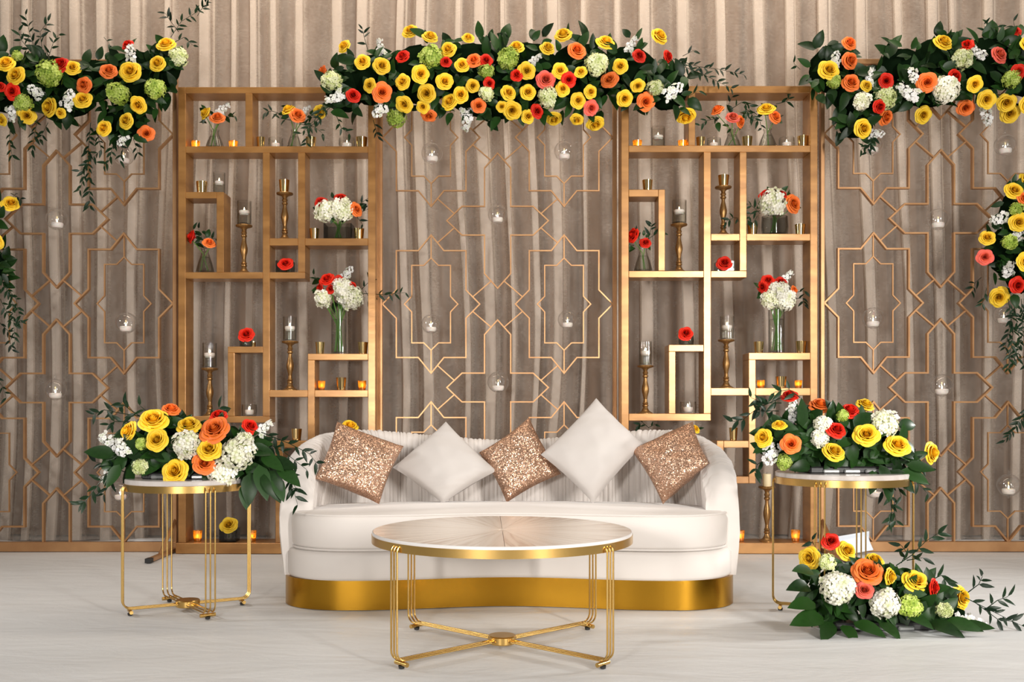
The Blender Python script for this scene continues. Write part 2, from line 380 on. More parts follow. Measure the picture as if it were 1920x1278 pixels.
def screen(side, cols, z_c, label):
    """cols: px of star, cross, star columns; z_c px rows of stars"""
    Z = ZP[side]; g = S(Z)/292.0
    root = thing('lattice_screen', label, 'screen', (P(cols[1],0,Z).x, Z, 0), 'gold lattice screens in front of the drape')
    cen = side == 'centre'; wd, dp = (.0085, .016) if cen else (.0105, .030); sfx = 'c' if cen else ''
    star = cached('star'+sfx, lambda: bar_path(scl(sym(STAR), U), wd, dp, True).mesh('star_bar', M['lattice'], False))
    inner = cached('inner'+sfx, lambda: bar_path(scl(sym(INNER), U), .0075, .012, True).mesh('inner_star_bar', M['lattice'], False))
    cross = cached('cross'+sfx, lambda: bar_path(scl(sym(CROSS), U), wd, dp, True).mesh('cross_bar', M['lattice'], False))
    spine = cached('spine'+sfx, lambda: bar_path(scl([(0,88),(0,132)], U), .0075, .012, False).mesh('spine_bar', M['lattice'], False))
    links = cached('links'+sfx, lambda: [bar_path(scl(L, U), wd*.9, dp*.7, False).mesh('link_bar', M['lattice'], False) for L in (LINK1, LINK2)])
    top_half = cached('htop'+sfx, lambda: bar_path(scl([(-25,-27),(-25,-101),(0,-129),(25,-101),(25,-27)], U), wd, dp, False).mesh('half_cross_bar', M['lattice'], False))
    bot_half = cached('hbot'+sfx, lambda: bar_path(scl([(-25,28),(-25,101),(0,129),(25,101),(25,28)], U), wd, dp, False).mesh('half_cross_bar', M['lattice'], False))
    pit = 127*U; row = 318.5*U
    zc = P(0, z_c, Z).z
    stars = [(sx*pit, zc + k*row) for sx in (-1, 1) for k in (-1, 0, 1)]
    crosses = [(0, zc + (k+.5)*row) for k in (-2, -1, 0, 1)]
    for (x, z) in stars:
        obj('star_frame', star, root, (x, 0, z)); obj('inner_star', inner, root, (x, 0, z))
        obj('spine_bar', spine, root, (x, 0, z)); obj('spine_bar', spine, root, (x, 0, z-220*U))
        for (cx, cz) in crosses:
            if abs(cz-z) > row*.6: continue
            sx = 1 if cx > x else -1; sz = 1 if cz < z else -1
            for i in (0, 1):
                if (cz > zc+row or cz < zc-row) and i == 1: continue
                obj('link_bar', links[i], root, (x, 0, z), None, (sx, 1, sz))
    for k, (x, z) in enumerate(crosses):
        obj(['half_cross', 'cross_frame', 'cross_frame', 'half_cross'][k], [bot_half, cross, cross, top_half][k], root, (x, 0, z))
    hw = (127+93)*U
    zt = zc + row + 132*U; zb = zc - row - 132*U
    mb = MB(); mb.box((-hw-.026, -.02, zt-.004), (hw+.026, .02, zt+.030), .003); build(mb, 'top_rail', M['lattice'], root, False)
    mb = MB(); mb.box((-hw-.026, -.025, 0), (hw+.026, .025, zb+.004), .003); build(mb, 'bottom_rail', M['lattice'], root, False)
    for s in (-1, 1):
        mb = MB(); a, b = sorted((s*(hw-.001), s*(hw+.026))); mb.box((a, -.02, zb), (b, .02, zt), .003)
        build(mb, 'side_post', M['lattice'], root, False)
    for s in ((1,) if side == 'left' else (-1,) if side == 'right' else (-1, 1)):
        x = s*(hw+.014)
        mb = MB(); mb.box((x-.016, -.50, .001), (x+.016, -.02, .026), .003); ft = build(mb, 'foot', M['lattice'], root, False)
        mb = MB(); mb.box((x-.0165, -.515, .0005), (x+.0165, -.46, .0265)); build(mb, 'rubber_tip', M['black'], ft, False)
        mb = MB(); mb.tube([(x, -.30, .02), (x, -.015, .20)], .014, 4); build(mb, 'brace', M['lattice'], root, False)
    return root
screen('left', (-20, 107, 234), 569, 'gold geometric lattice screen at the left, left of the first display shelf')
screen('centre', (808, 933, 1059), 570, 'gold geometric lattice screen between the two display shelves')
screen('right', (1635, 1763, 1890), 568, 'gold geometric lattice screen at the right, right of the second display shelf')

# ------------------------------------------------------------------ display shelves
ZU, DU = 6.34, .165
def shelf(label, boards, x0, x1):
    root = thing('display_shelf', label, 'shelf', (P((x0+x1)/2,0,ZU).x, ZU+DU/2, 0), 'gold display shelf units')
    ox, oy = root.location.x, root.location.y
    for nm, (a, b, c, d) in boards:
        p, q = P(a, d, ZU), P(c, b, ZU)
        dep = 0 if nm != 'base_box' else .02
        mb = MB(); mb.box((p.x-ox, -DU/2-dep, max(0.0, p.z)), (q.x-ox, DU/2+dep*2, q.z), .0025); build(mb, nm, M['gold_wood'], root, False)
    return root
BL = [('side_panel', (334,163,348,1017)), ('side_panel', (690,163,704,1017)), ('top_board', (348,163,690,174.5)),
      ('divider', (460,174.5,473,274)), ('shelf_board', (348,274,690,286)), ('divider', (492.5,286,505.5,780)), ('divider', (558.7,286,572,510)),
      ('shelf_board', (348,359.6,406,371.5)), ('divider', (406,359.6,419.6,510)), ('shelf_board', (505.5,446.5,558.7,460)), ('shelf_board', (572,446.5,690,460)),
      ('shelf_board', (348,510,492.5,522)), ('shelf_board', (505.5,510,572,522)), ('shelf_board', (427,649.4,492.5,661)), ('divider', (427,661,439.5,780)),
      ('shelf_board', (348,780,505.5,792)), ('shelf_board', (505.5,731,577,744)), ('shelf_board', (577,662.8,690,674.7)), ('divider', (577,674.7,590,906)),
      ('shelf_board', (590,731,690,744)), ('shelf_board', (530,826,577,839)), ('shelf_board', (530,893,577,906)), ('divider', (516.5,826,530,1017)),
      ('base_box', (331,1017,707,1037))]
BR = [('side_panel', (1165,161,1179,1017)), ('side_panel', (1519.5,161,1533,1017)), ('top_board', (1179,161,1519.5,174)),
      ('divider', (1291,174,1303.5,272.5)), ('shelf_board', (1179,272.5,1519.5,285)), ('divider', (1319.4,285,1333,775)), ('divider', (1387,285,1400,507.5)),
      ('shelf_board', (1179,355,1234.5,368.5)), ('divider', (1234.5,355,1247,507.5)), ('shelf_board', (1333,438,1387,451)), ('shelf_board', (1400,438,1519.5,451)),
      ('shelf_board', (1179,507.5,1319.4,520)), ('shelf_board', (1333,507.5,1400,520)), ('shelf_board', (1254,646,1319.4,658.7)), ('divider', (1254,658.7,1266.7,775)),
      ('shelf_board', (1179,775,1333,788.5)), ('shelf_board', (1333,727,1404,741)), ('shelf_board', (1404,661,1519.5,674)), ('divider', (1404,674,1417,906)),
      ('shelf_board', (1417,727,1519.5,741)), ('shelf_board', (1357,826,1404,839)), ('shelf_board', (1357,893,1404,906)), ('divider', (1344,826,1357,1017)),
      ('base_box', (1162,1017,1537,1037))]
shelf('tall gold open display shelf standing left of the centre lattice screen', BL, 334, 704)
shelf('tall gold open display shelf standing right of the centre lattice screen', BR, 1165, 1533)

# ------------------------------------------------------------------ small shelf pieces (unit meshes: diameter 1, height 1)
def lathe_mesh(key, prof, m, n=24, cap=True):
    return cached(key, lambda: MB().lathe(prof, n, cap=cap).mesh(key, M[m]))
CUP = [(.34,0),(.40,.03),(.50,1.0),(.465,1.0),(.37,.10),(0,.10)]
CYL = [(.48,0),(.5,.02),(.5,1),(.47,1),(.465,.06),(0,.06)]
BOWL = [(.40,0),(.47,.06),(.5,.45),(.47,1),(.44,1),(.46,.45),(.42,.12),(0,.12)]
FLAME = [(.0,0),(.30,.15),(.42,.32),(.30,.6),(.12,.85),(0,1)]
CANDLE = [(.38,0),(.47,.25),(.5,.7),(.48,.95),(.40,1),(.1,.9),(0,.9)]
ZI = ZU + .075
SI = S(ZI)
def zof(py, Z=ZU): return P(0, py, Z).z
def candle_parts(root, wd, ht, z, hot=False, wax='wax'):
    obj('candle', lathe_mesh('candle_'+wax, CANDLE, wax, 16), root, (0,0,z), None, (wd, wd, ht))
    k = 'flame_hot' if hot else 'flame'
    obj('flame', lathe_mesh(k, FLAME, k, 8), root, (0,0,z+ht*.95), None, (.011,.011,.024))
def votive(kind, x0, x1, top, base, place, Z=ZI, z=None):
    s = S(Z); wd = (x1-x0)/s; ht = max(.02, (base-top)/s); z = zof(base) if z is None else z
    loc = (P((x0+x1)/2, 0, Z).x, Z, z)
    nm, lb, cat, gr = {'gold': ('votive_cup', 'mirrored gold votive cup', 'votive', 'mirrored gold votive cups on the shelves'),
        'amber': ('amber_votive', 'glowing amber votive', 'votive', 'glowing amber votives on the shelves'),
        'low': ('candle_bowl', 'low glass bowl candle', 'candle', 'low glass candle bowls on the shelves'),
        'cyl': ('candle_cylinder', 'clear glass cylinder with floating candle', 'candle', 'glass cylinders with floating candles')}[kind]
    r = thing(nm, lb + ' ' + place, cat, loc, gr)
    if kind == 'gold':
        obj('cup', lathe_mesh('gold_cup', CUP, 'mirror_gold'), r, (0,0,0), None, (wd, wd, ht)); candle_parts(r, wd*.62, ht*.45, ht*.10)
    elif kind == 'amber':
        obj('cup', lathe_mesh('amber_cup', CUP, 'amber'), r, (0,0,0), None, (wd, wd, ht)); candle_parts(r, wd*.6, ht*.25, ht*.10, True)
    elif kind == 'low':
        obj('glass_bowl', lathe_mesh('bowl', BOWL, 'glass'), r, (0,0,0), None, (wd, wd, ht)); candle_parts(r, wd*.58, ht*.42, ht*.14)
    else:
        obj('glass_cylinder', lathe_mesh('cyl', CYL, 'glass'), r, (0,0,0), None, (wd, wd, ht))
        obj('water', lathe_mesh('water', [(.455,0),(.455,1),(0,1)], 'water'), r, (0,0,ht*.07), None, (wd, wd, ht*.40))
        candle_parts(r, wd*.74, ht*.19, ht*.42)
    return r
STICK = [(0,0),(.50,0),(.50,.012),(.40,.03),(.26,.06),(.17,.11),(.15,.14),(.20,.155),(.20,.175),(.15,.19),(.20,.21),(.14,.24),(.12,.30),(.16,.37),(.235,.46),(.24,.52),(.19,.60),
         (.12,.70),(.12,.74),(.19,.77),(.19,.79),(.13,.81),(.19,.845),(.15,.87),(.13,.89),(.17,.92),(.30,.945),(.52,.965),(.55,.985),(.53,1.0),(0,1.0)]
def candlestick(cx, plate, base, place, top, Z=ZI, wide=1.0):
    s = S(Z); ht = (base-plate)/s; z = zof(base); x = P(cx, 0, Z).x
    r = thing('candlestick', 'turned antique gold candlestick ' + place, 'candlestick', (x, Z, z), 'turned gold candlesticks')
    obj('stick', cached('stick', lambda: MB().lathe(STICK, 24).mesh('stick', M['stick_gold'])), r, (0,0,0), None, (.098*wide,.098*wide,ht))
    kind, x0, x1, ytop = top
    if kind == 'pillar':
        c = thing('pillar_candle', 'short cream pillar candle ' + place.replace('standing', 'on candlestick'), 'candle', (x, Z, z+ht))
        obj('wax', lathe_mesh('pillar', [(.48,0),(.5,.04),(.5,.95),(.45,1),(0,.96)], 'cream_wax'), c, (0,0,0), None, (.052,.052,.08))
        obj('wick', lathe_mesh('wick', [(.5,0),(.5,1),(0,1)], 'black', 6), c, (0,0,.076), None, (.003,.003,.012))
    else: votive(kind, x0, x1, ytop, plate, ('atop the candlestick ' + place.replace('standing ', '')), Z, z+ht)
BUD = [(.44,0),(.5,.02),(.49,.08),(.36,.45),(.22,.75),(.19,.86),(.24,1.0),(.215,1.0),(.17,.86),(.20,.74),(.34,.45),(.46,.10),(0,.06)]
def ribbed():
    mb = MB(); n = 48; m = len(BUD); v = []; f = []
    for i in range(n):
        a = 2*pi*i/n; k = 1 + (.045 if i % 4 < 2 else -.045)
        for q, (r_, z) in enumerate(BUD): v.append((r_*(k if .03 < z < .8 and q < 7 else 1)*math.cos(a), r_*(k if .03 < z < .8 and q < 7 else 1)*math.sin(a), z))
    for i in range(n):
        j = (i+1) % n
        for k in range(m-1): f.append((i*m+k, j*m+k, j*m+k+1, i*m+k+1))
    return mb.add(v, f).mesh('bud_vase', M['glass'])
def cubemesh():
    mb = MB(); mb.box((-.5,-.5,0), (.5,.5,.06)); t = .04
    mb.box((-.5,-.5,.06), (.5,-.5+t,1)); mb.box((-.5,.5-t,.06), (.5,.5,1)); mb.box((-.5,-.5+t,.06), (-.5+t,.5-t,1)); mb.box((.5-t,-.5+t,.06), (.5,.5-t,1))
    return mb.mesh('cube_vase', M['thick_glass'], False)
def vase(kind, x0, x1, top, base, place, Z=ZI):
    s = S(Z); wd = (x1-x0)/s; ht = (base-top)/s; loc = (P((x0+x1)/2,0,Z).x, Z, zof(base))
    lb, sub = {'bud': ('ribbed conical glass bud vase', 'glass_body'), 'tall': ('tall clear glass cylinder vase', 'glass_body'), 'cube': ('square clear glass vase', 'glass_body'),
               'tumbler': ('low round clear glass vase', 'glass_body')}[kind]
    r = thing('glass_vase', lb + ' ' + place, 'vase', loc, {'bud': 'ribbed bud vases', 'tall': 'tall cylinder vases', 'cube': 'square glass vases', 'tumbler': 'low round vases'}[kind])
    me = {'bud': lambda: cached('bud', ribbed), 'tall': lambda: lathe_mesh('tallcyl', [(.5,0),(.5,1),(.46,1),(.46,.05),(0,.05)], 'glass'),
          'cube': lambda: cached('cube', cubemesh), 'tumbler': lambda: lathe_mesh('tumbler_bowl', BOWL, 'thick_glass')}[kind]()
    dy = min(wd, .13)
    obj('glass_body', me, r, (0,0,0), None, (wd, dy, ht))
    if kind in ('tall', 'bud'):
        pr = [(.44,0),(.44,1),(0,1)] if kind == 'tall' else [(.44,0),(.33,.6),(.24,1),(0,1)]
        obj('water', lathe_mesh('water_'+kind, pr, 'water'), r, (0,0,.008), None, (wd*.98, dy*.98, ht*(.75 if kind == 'tall' else .6)))
    return r

# ------------------------------------------------------------------ flowers
def rose_mesh(seed):
    g = random.Random(seed); mb = MB()
    # petals per ring, rim radius, rim height, roll of the lip, overlap
    rings = [(1,.045,.52,.00,2.6),(2,.085,.53,.01,1.5),(3,.135,.525,.03,1.35),(3,.19,.51,.05,1.45),(4,.25,.485,.07,1.4),(4,.315,.445,.09,1.45),(5,.385,.385,.12,1.4),(5,.455,.30,.16,1.4)]
    ph = g.uniform(0, 6.28)
    for k, (cnt, Rk, Hk, curl, ov) in enumerate(rings):
        ph += pi/max(cnt, 2)*.9 + .35
        for c in range(cnt):
            a0 = ph + 2*pi*c/cnt + g.uniform(-.18,.18); half = pi/cnt*ov if cnt > 1 else 3.6
            rr = Rk*g.uniform(.94,1.07); hh = Hk + g.uniform(-.015,.015); pt = g.uniform(.05,.12) if 3 < k < 6 else g.uniform(.10,.24) if k > 5 else .02
            nu, nv = 9, 8; v = []; f = []; at = []
            for j in range(nv+1):
                t = (j/nv)**.8
                for i in range(nu+1):
                    u = -1 + 2*i/nu
                    a = a0 + u*half*min(1, .55+.9*t)
                    side = abs(u)**2.5
                    r_ = (.03 + (rr-.03)*(t**.33)) * (1 + (.16 if k < 6 else .10)*u)
                    z = -.05 + (hh+.05)*t*(1 - .16*side*t)
                    lip = max(0, (t-.74)/.26)
                    r_ += curl*.60*lip**1.6*(1-.4*side) + pt*.5*lip*(1-abs(u))
                    z -= curl*.75*lip**2.2
                    v.append((r_*math.cos(a), r_*math.sin(a), z)); at.append(min(1, max(.001, .02*k + .85*max(0, (t-.62)/.38)**1.3)))  # deep base pigment, deepened further below the rim to stand in for shade
            for j in range(nv):
                for i in range(nu):
                    q = j*(nu+1)+i; f.append((q, q+1, q+nu+2, q+nu+1))
            mb.add(v, f, at)
    mb.lathe([(.09,-.10),(.11,.02),(.06,.3),(0,.40)], 8); mb.a = [x if x else .01 for x in mb.a]
    mx = sorted(math.hypot(p[0], p[1]) for p in mb.v)[-14]; k = .5/mx
    mb.v = [(p[0]*k, p[1]*k, (p[2]-.22)*k*1.25) for p in mb.v]
    return mb
def floret(mb, c, nrm, size, g, petals=4):
    q = Vector(nrm).to_track_quat('Z', 'Y'); a0 = g.uniform(0, 6.28); tone = g.uniform(.30, 1)
    for k in range(petals):
        a = a0 + 2*pi*k/petals
        d = Vector((math.cos(a), math.sin(a), 0)); e = Vector((-d.y, d.x, 0)); z = Vector((0,0,1))
        pts = [Vector((0,0,-.05*size)), d*.30*size + e*.26*size + z*.03*size, d*.56*size + e*.15*size + z*.0*size, d*.56*size - e*.15*size, d*.30*size - e*.26*size + z*.03*size, d*.34*size + z*.10*size]
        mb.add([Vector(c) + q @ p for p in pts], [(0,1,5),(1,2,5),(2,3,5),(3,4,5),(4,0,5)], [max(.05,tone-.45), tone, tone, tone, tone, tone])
def hydrangea_mesh(seed, n=96):
    g = random.Random(seed); mb = MB()
    for i in range(n):
        z = 1 - 1.55*(i+.5)/n; r_ = math.sqrt(max(0, 1-z*z)); a = i*2.39996
        d = Vector((r_*math.cos(a), r_*math.sin(a), z)); rad = .43*(1+g.uniform(-.10,.08) + .26*mnoise.noise(d*1.9 + Vector((seed,0,0))))
        floret(mb, d*rad, d + Vector((g.uniform(-.6,.6), g.uniform(-.6,.6), g.uniform(-.3,.5))), .20*g.uniform(.75,1.25), g)
    ic = [(.36*math.cos(6.283*i/10)*math.sin(pi*j/7), .36*math.sin(6.283*i/10)*math.sin(pi*j/7), .36*math.cos(pi*j/7)) for j in range(8) for i in range(10)]
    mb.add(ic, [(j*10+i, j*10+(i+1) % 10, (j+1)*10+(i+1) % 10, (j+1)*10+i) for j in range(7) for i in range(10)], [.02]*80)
    return mb
def stock_mesh(seed):
    g = random.Random(seed); mb = MB()
    for i in range(26):
        t = i/25; a = i*2.4; rad = g.uniform(.16,.36)*(1-t*.55)
        p = Vector((rad*math.cos(a), -.42+t*.9, rad*math.sin(a)*.8+.05))
        for q in (0, 1): floret(mb, p + Vector((g.uniform(-.05,.05), g.uniform(-.05,.05), .03*q)), Vector((math.cos(a)+g.uniform(-.5,.5), .3+g.uniform(-.6,.6), math.sin(a)+.6)), .24*(1-t*.45)*g.uniform(.7,1.2), g, 5)
    mb.tube([(0,-.5,0),(0,.48,0)], .02, 5)
    mb.a = [a if a else .02 for a in mb.a]
    return mb
def leaf_pts(L=1.0, W=.52, fold=.10, curve=.16, n=6):
    v = []; f = []
    for i in range(n+1):
        t = i/n; w_ = W/2*(math.sin(pi*min(1, t**.72))**.8) if 0 < i < n else 0
        y = L*t; z = -curve*L*(t-.35)**2
        v += [(-w_, y, z + fold*w_*2), (0, y, z), (w_, y, z + fold*w_*2)]
    for i in range(n):
        a = i*3; f += [(a, a+1, a+4, a+3), (a+1, a+2, a+5, a+4)]
    return v, f
def flower(kind):
    """-> shared mesh: one of a few variants"""
    k = rnd.randrange(3)
    if kind in ('y','r','o','p'): return cached(('rose', kind, k), lambda: rose_mesh(20+k).mesh('rose', M[kind]))
    if kind in ('hw','hp','hg'): return cached((kind, k), lambda: hydrangea_mesh(30+k).mesh('hydrangea', M[kind]))
    return cached(('ws', k), lambda: stock_mesh(40+k).mesh('stock', M['ws']))
def leafmesh():
    k = rnd.randrange(3)
    def mk():
        v, f = leaf_pts(1, [.50,.58,.44][k], [.10,.16,.07][k], [.25,.4,.1][k]); return MB().add(v, f).mesh('leaf', M['leaf'])
    return cached(('leaf', k), mk)
def basis(t, n):
    t = t.normalized(); n = (n - t*n.dot(t)); n = n.normalized() if n.length > 1e-4 else t.orthogonal().normalized()
    x = t.cross(n); return Matrix((x, t, n)).transposed().to_quaternion()
def sprig(root, pts, Z0, Z1, L=.052, step=.028, seed=0, W=.30):
    g = random.Random(seed); n = len(pts)
    W3 = [P(p[0], p[1], Z0 + (Z1-Z0)*i/max(1, n-1)) for i, p in enumerate(pts)]
    path = []
    for i in range(n-1):
        k = max(2, int((W3[i+1]-W3[i]).length/step))
        for j in range(k): path.append(W3[i].lerp(W3[i+1], j/k))
    path.append(W3[-1]); mb = MB()
    o = Vector(root.location)
    mb.tube([p-o for p in path], .0022, 4, r1=.001)
    side = 1
    for i, p in enumerate(path[1:], 1):
        t = (p - path[i-1]).normalized()
        for q in range(1 if i % 3 else 2):
            side = -side
            sd = t.cross(Vector((0,-1,0))).normalized()*side
            d = (t*g.uniform(.4,1) + sd*g.uniform(.4,1.0) + Vector((0,-1,0))*g.uniform(-.3,.5) + Vector((0,0,-.15)))
            qn = basis(d, Vector((g.uniform(-.6,.6), -1, g.uniform(-.2,.7)))); s = L*g.uniform(.75,1.2)
            v, f = leaf_pts(1, W, .1, .2, 4)
            mb.add([(p-o) + qn @ (Vector(a)*s) for a in v], f)
    return build(mb, 'sprig', M['leaf2'], root)
RCOL = {'y': 'yellow rose', 'r': 'red rose', 'o': 'orange rose', 'p': 'coral pink rose', 'hw': 'white hydrangea head', 'hp': 'pale green hydrangea head', 'hg': 'green hydrangea head', 'ws': 'white stock blossom'}
def arrange(name, label, cat, base, Zc, B, blobs, flowers, sprigs=(), nleaf=120, leaf=.105, seed=1, group=None, core=True, stems=None, spread=.6, up=0):
    g = random.Random(seed); root = thing(name, label, cat, base, group); o = Vector(base)
    def q_of(px, py):
        best = None
        for (cx, cy, rx, ry) in blobs:
            q = ((px-cx)/rx)**2 + ((py-cy)/ry)**2
            if best is None or q < best[0]: best = (q, (px-cx)/rx, (py-cy)/ry)
        return best
    def surf(px, py): return Zc - B*math.sqrt(max(0, 1-q_of(px, py)[0]))
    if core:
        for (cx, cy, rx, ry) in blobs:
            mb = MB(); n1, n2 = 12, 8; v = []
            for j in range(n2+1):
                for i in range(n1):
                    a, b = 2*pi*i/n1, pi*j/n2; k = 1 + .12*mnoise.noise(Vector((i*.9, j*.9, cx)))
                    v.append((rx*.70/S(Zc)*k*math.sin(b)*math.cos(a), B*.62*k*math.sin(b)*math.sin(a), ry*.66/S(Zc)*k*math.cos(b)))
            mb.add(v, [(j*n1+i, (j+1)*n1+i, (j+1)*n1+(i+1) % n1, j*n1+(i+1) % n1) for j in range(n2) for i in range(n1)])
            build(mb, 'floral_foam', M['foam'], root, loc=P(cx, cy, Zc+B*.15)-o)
    for fl in flowers:
        px, py, d, kind = fl[:4]
        q, ox, oy = q_of(px, py); Z = surf(px, py) - (.012 if kind in 'yrop' else -.008)
        n = math.hypot(ox, oy); ox, oy = (ox/n*min(n, 1.15), oy/n*min(n, 1.15)) if n > 1e-6 else (0, 0)
        dr = Vector((spread*ox + g.uniform(-.22,.22), -1, -spread*oy + up + g.uniform(-.15,.25)))
        if len(fl) > 4: dr = Vector(fl[4])
        qr = dr.to_track_quat('Z', 'Y') @ Quaternion((0,0,1), g.uniform(0, 6.28))
        sz = d/S(Z)*(1.02 if kind in 'yrop' else 1.0 if kind != 'ws' else .92)
        if kind == 'ws': qr = basis(Vector((ox + g.uniform(-.5,.5), -.2, -oy+g.uniform(-.2,.5))), Vector((0,-1,0)))
        nm = 'rose' if kind in 'yrop' else 'stock_flower' if kind == 'ws' else 'hydrangea'
        c = P(px, py, Z)
        obj(nm, flower(kind), root, c-o, qr, (sz*g.uniform(.92,1.08), sz*g.uniform(.92,1.08), sz*g.uniform(.9,1.1)), RCOL[kind])
        for _ in range(0 if stems is None else 4 if nm == 'hydrangea' else 1):
            s0 = c + Vector((0,.02,-.02)) - o; s1 = Vector(stems) - o + Vector((g.uniform(-.032,.032), g.uniform(-.02,.02), 0)); md = Vector((0,0,0)); neck = s0.lerp(s1, .45); neck.x = neck.x*.25 - s1.x*.4
            mb = MB(); mb.tube([s0, neck, s1], .0028, 5); build(mb, 'stem', M['stem'], root)
    tot = sum(b[2]*b[3] for b in blobs)
    for i in range(nleaf):
        t = g.uniform(0, tot); b = blobs[-1]
        for bb in blobs:
            t -= bb[2]*bb[3]
            if t <= 0: b = bb; break
        a = g.uniform(0, 2*pi); rim = i % 2
        rho = g.uniform(.70, 1.0) if rim else math.sqrt(g.uniform(0, .8))
        px, py = b[0] + b[2]*rho*math.cos(a), b[1] + b[3]*rho*math.sin(a)
        qq = q_of(px, py)[0]
        if rim and qq < .55: rim = 0
        Z = surf(px, py) + (g.uniform(-.02,.06) if rim else g.uniform(.02,.07))
        out = Vector((math.cos(a), 0, -math.sin(a)))
        t3 = out*(1.0 if rim else .5) + Vector((g.uniform(-.8,.8), g.uniform(-.55,.25), g.uniform(-.8,.6)))
        n3 = Vector((g.uniform(-.7,.7), -1, g.uniform(-.3,.9)))
        s = leaf*g.uniform(.7,1.2)
        c = P(px, py, Z) - t3.normalized()*s*.45
        if base[2] == 0 and c.z < .03: c.z = .03; t3.z = max(t3.z, -.02)
        obj('leaf', leafmesh(), root, c-o, basis(t3, n3), s)
    for i, sp in enumerate(sprigs):
        pts = sp[0] if isinstance(sp[0], list) else sp
        dz = sp[1] if isinstance(sp[0], list) else 0
        sprig(root, pts, Zc - B*.3, Zc - B*.3 + dz - .03, seed=seed*31+i, L=sp[2] if isinstance(sp[0], list) and len(sp) > 2 else .055)
    return root
def Zm(lst, ox, oy, k): return [(ox + a[0]/k, oy + a[1]/k, a[2]/k, a[3]) + tuple(a[4:]) for a in lst]

# --- overhead garlands
fl = Zm([(1003,185,160,'y'),(1183,235,150,'y'),(408,322,125,'y'),(575,458,145,'y'),(748,495,160,'y'),(1345,350,150,'y'),(1525,245,115,'y'),(1470,487,140,'y'),(935,642,150,'y'),(1097,568,170,'y'),(1313,635,155,'y'),
   (637,672,130,'y'),(1150,745,165,'y'),(1458,755,150,'y'),(1358,818,160,'y'),(950,845,155,'y'),(1117,865,125,'y'),(1567,675,135,'y'),(190,910,130,'y'),
   (935,410,125,'r'),(1325,460,110,'r'),(1685,447,135,'r'),(490,762,135,'r'),(1715,655,110,'r'),
   (218,545,110,'o',(-1,-.5,.1)),(1575,447,140,'o'),(750,733,175,'o'),(1170,945,140,'o',(0,-.7,-.8)),(1620,855,140,'o'),
   (300,635,190,'hp'),(1190,415,205,'hg'),(1690,545,140,'hg'),(880,955,190,'hg'),(1690,750,140,'hp'),
   (740,335,170,'ws'),(320,785,190,'ws'),(720,905,180,'ws'),(1510,995,230,'ws')], 560, 20, 4.8)
fl += Zm([(185,262,125,'y'),(410,270,120,'y'),(522,175,130,'y'),(828,228,135,'y'),(1215,185,140,'y'),(260,432,130,'y'),(500,430,120,'y'),(650,440,95,'y'),(933,400,110,'y'),(128,590,115,'y'),(268,585,115,'y'),
   (520,560,110,'y'),(720,583,105,'y'),(630,645,115,'y'),(155,718,135,'y'),(270,760,110,'y'),(455,780,125,'y',(0,-.6,-.8)),(620,785,100,'y',(0,-.6,-.8)),(755,815,125,'y',(.1,-.6,-.8)),(965,632,130,'y'),(1060,540,100,'y'),(1405,760,140,'y',(0,-.5,-.9)),(80,690,85,'y'),
   (620,285,140,'o'),(395,495,145,'p'),(855,498,130,'o'),(725,700,115,'p'),(1115,655,130,'o'),
   (187,462,100,'r'),(563,495,110,'r'),(1070,325,105,'r'),(1275,330,95,'r',(.9,-.7,.1)),(335,722,100,'r'),
   (128,345,170,'hg'),(762,385,170,'hp'),(410,620,160,'hp'),(1185,555,125,'hp'),(325,350,110,'ws'),(1015,245,130,'ws'),(1315,580,160,'ws')], 920, 20, 3.84)
ZG = 6.27
arrange('flower_garland', 'long garland of yellow, red and orange roses above the sofa, spanning between both display shelves', 'garland', P(930, 163, ZG)[:], ZG, .17,
  [(645,170,55,60),(700,150,75,70),(790,140,95,82),(890,140,95,88),(990,140,95,90),(1090,140,95,88),(1180,140,80,80),(1250,165,60,62),(930,190,120,50)], fl,
  [[(1262,110),(1310,125),(1350,130),(1395,140)], [(1270,120),(1320,140),(1370,165)], [(1280,105),(1300,95)], [(610,190),(590,225),(565,250)], [(620,200),(580,240),(575,268)], [(700,225),(708,255)], [(630,215),(640,240),(655,250)],
   [(690,95),(683,70),(680,55)], [(1290,180),(1310,170)]], 290, seed=4, group='rose garlands along the top of the backdrop')
fl = Zm([(35,362,100,'y'),(88,430,110,'y'),(412,385,95,'y'),(947,252,110,'y'),(742,408,125,'y'),(897,362,95,'y'),(470,568,100,'y'),(787,600,105,'y'),(280,612,115,'y'),(345,645,65,'y'),(152,660,100,'y'),(10,685,70,'y'),(592,732,95,'y'),(718,690,95,'y'),
   (345,370,95,'r'),(70,522,100,'r'),(2,495,65,'r'),(477,485,95,'o'),(728,255,75,'r'),(620,405,100,'o'),(835,762,90,'o'),
   (1020,325,115,'hp'),(285,420,145,'hg'),(675,535,135,'hg'),(885,505,120,'hg'),(135,590,105,'hg'),(100,320,65,'hg'),(745,305,110,'ws'),(200,520,100,'ws'),(395,565,120,'ws'),(70,660,110,'ws'),(700,800,90,'ws')], 0, 0, 3.043)
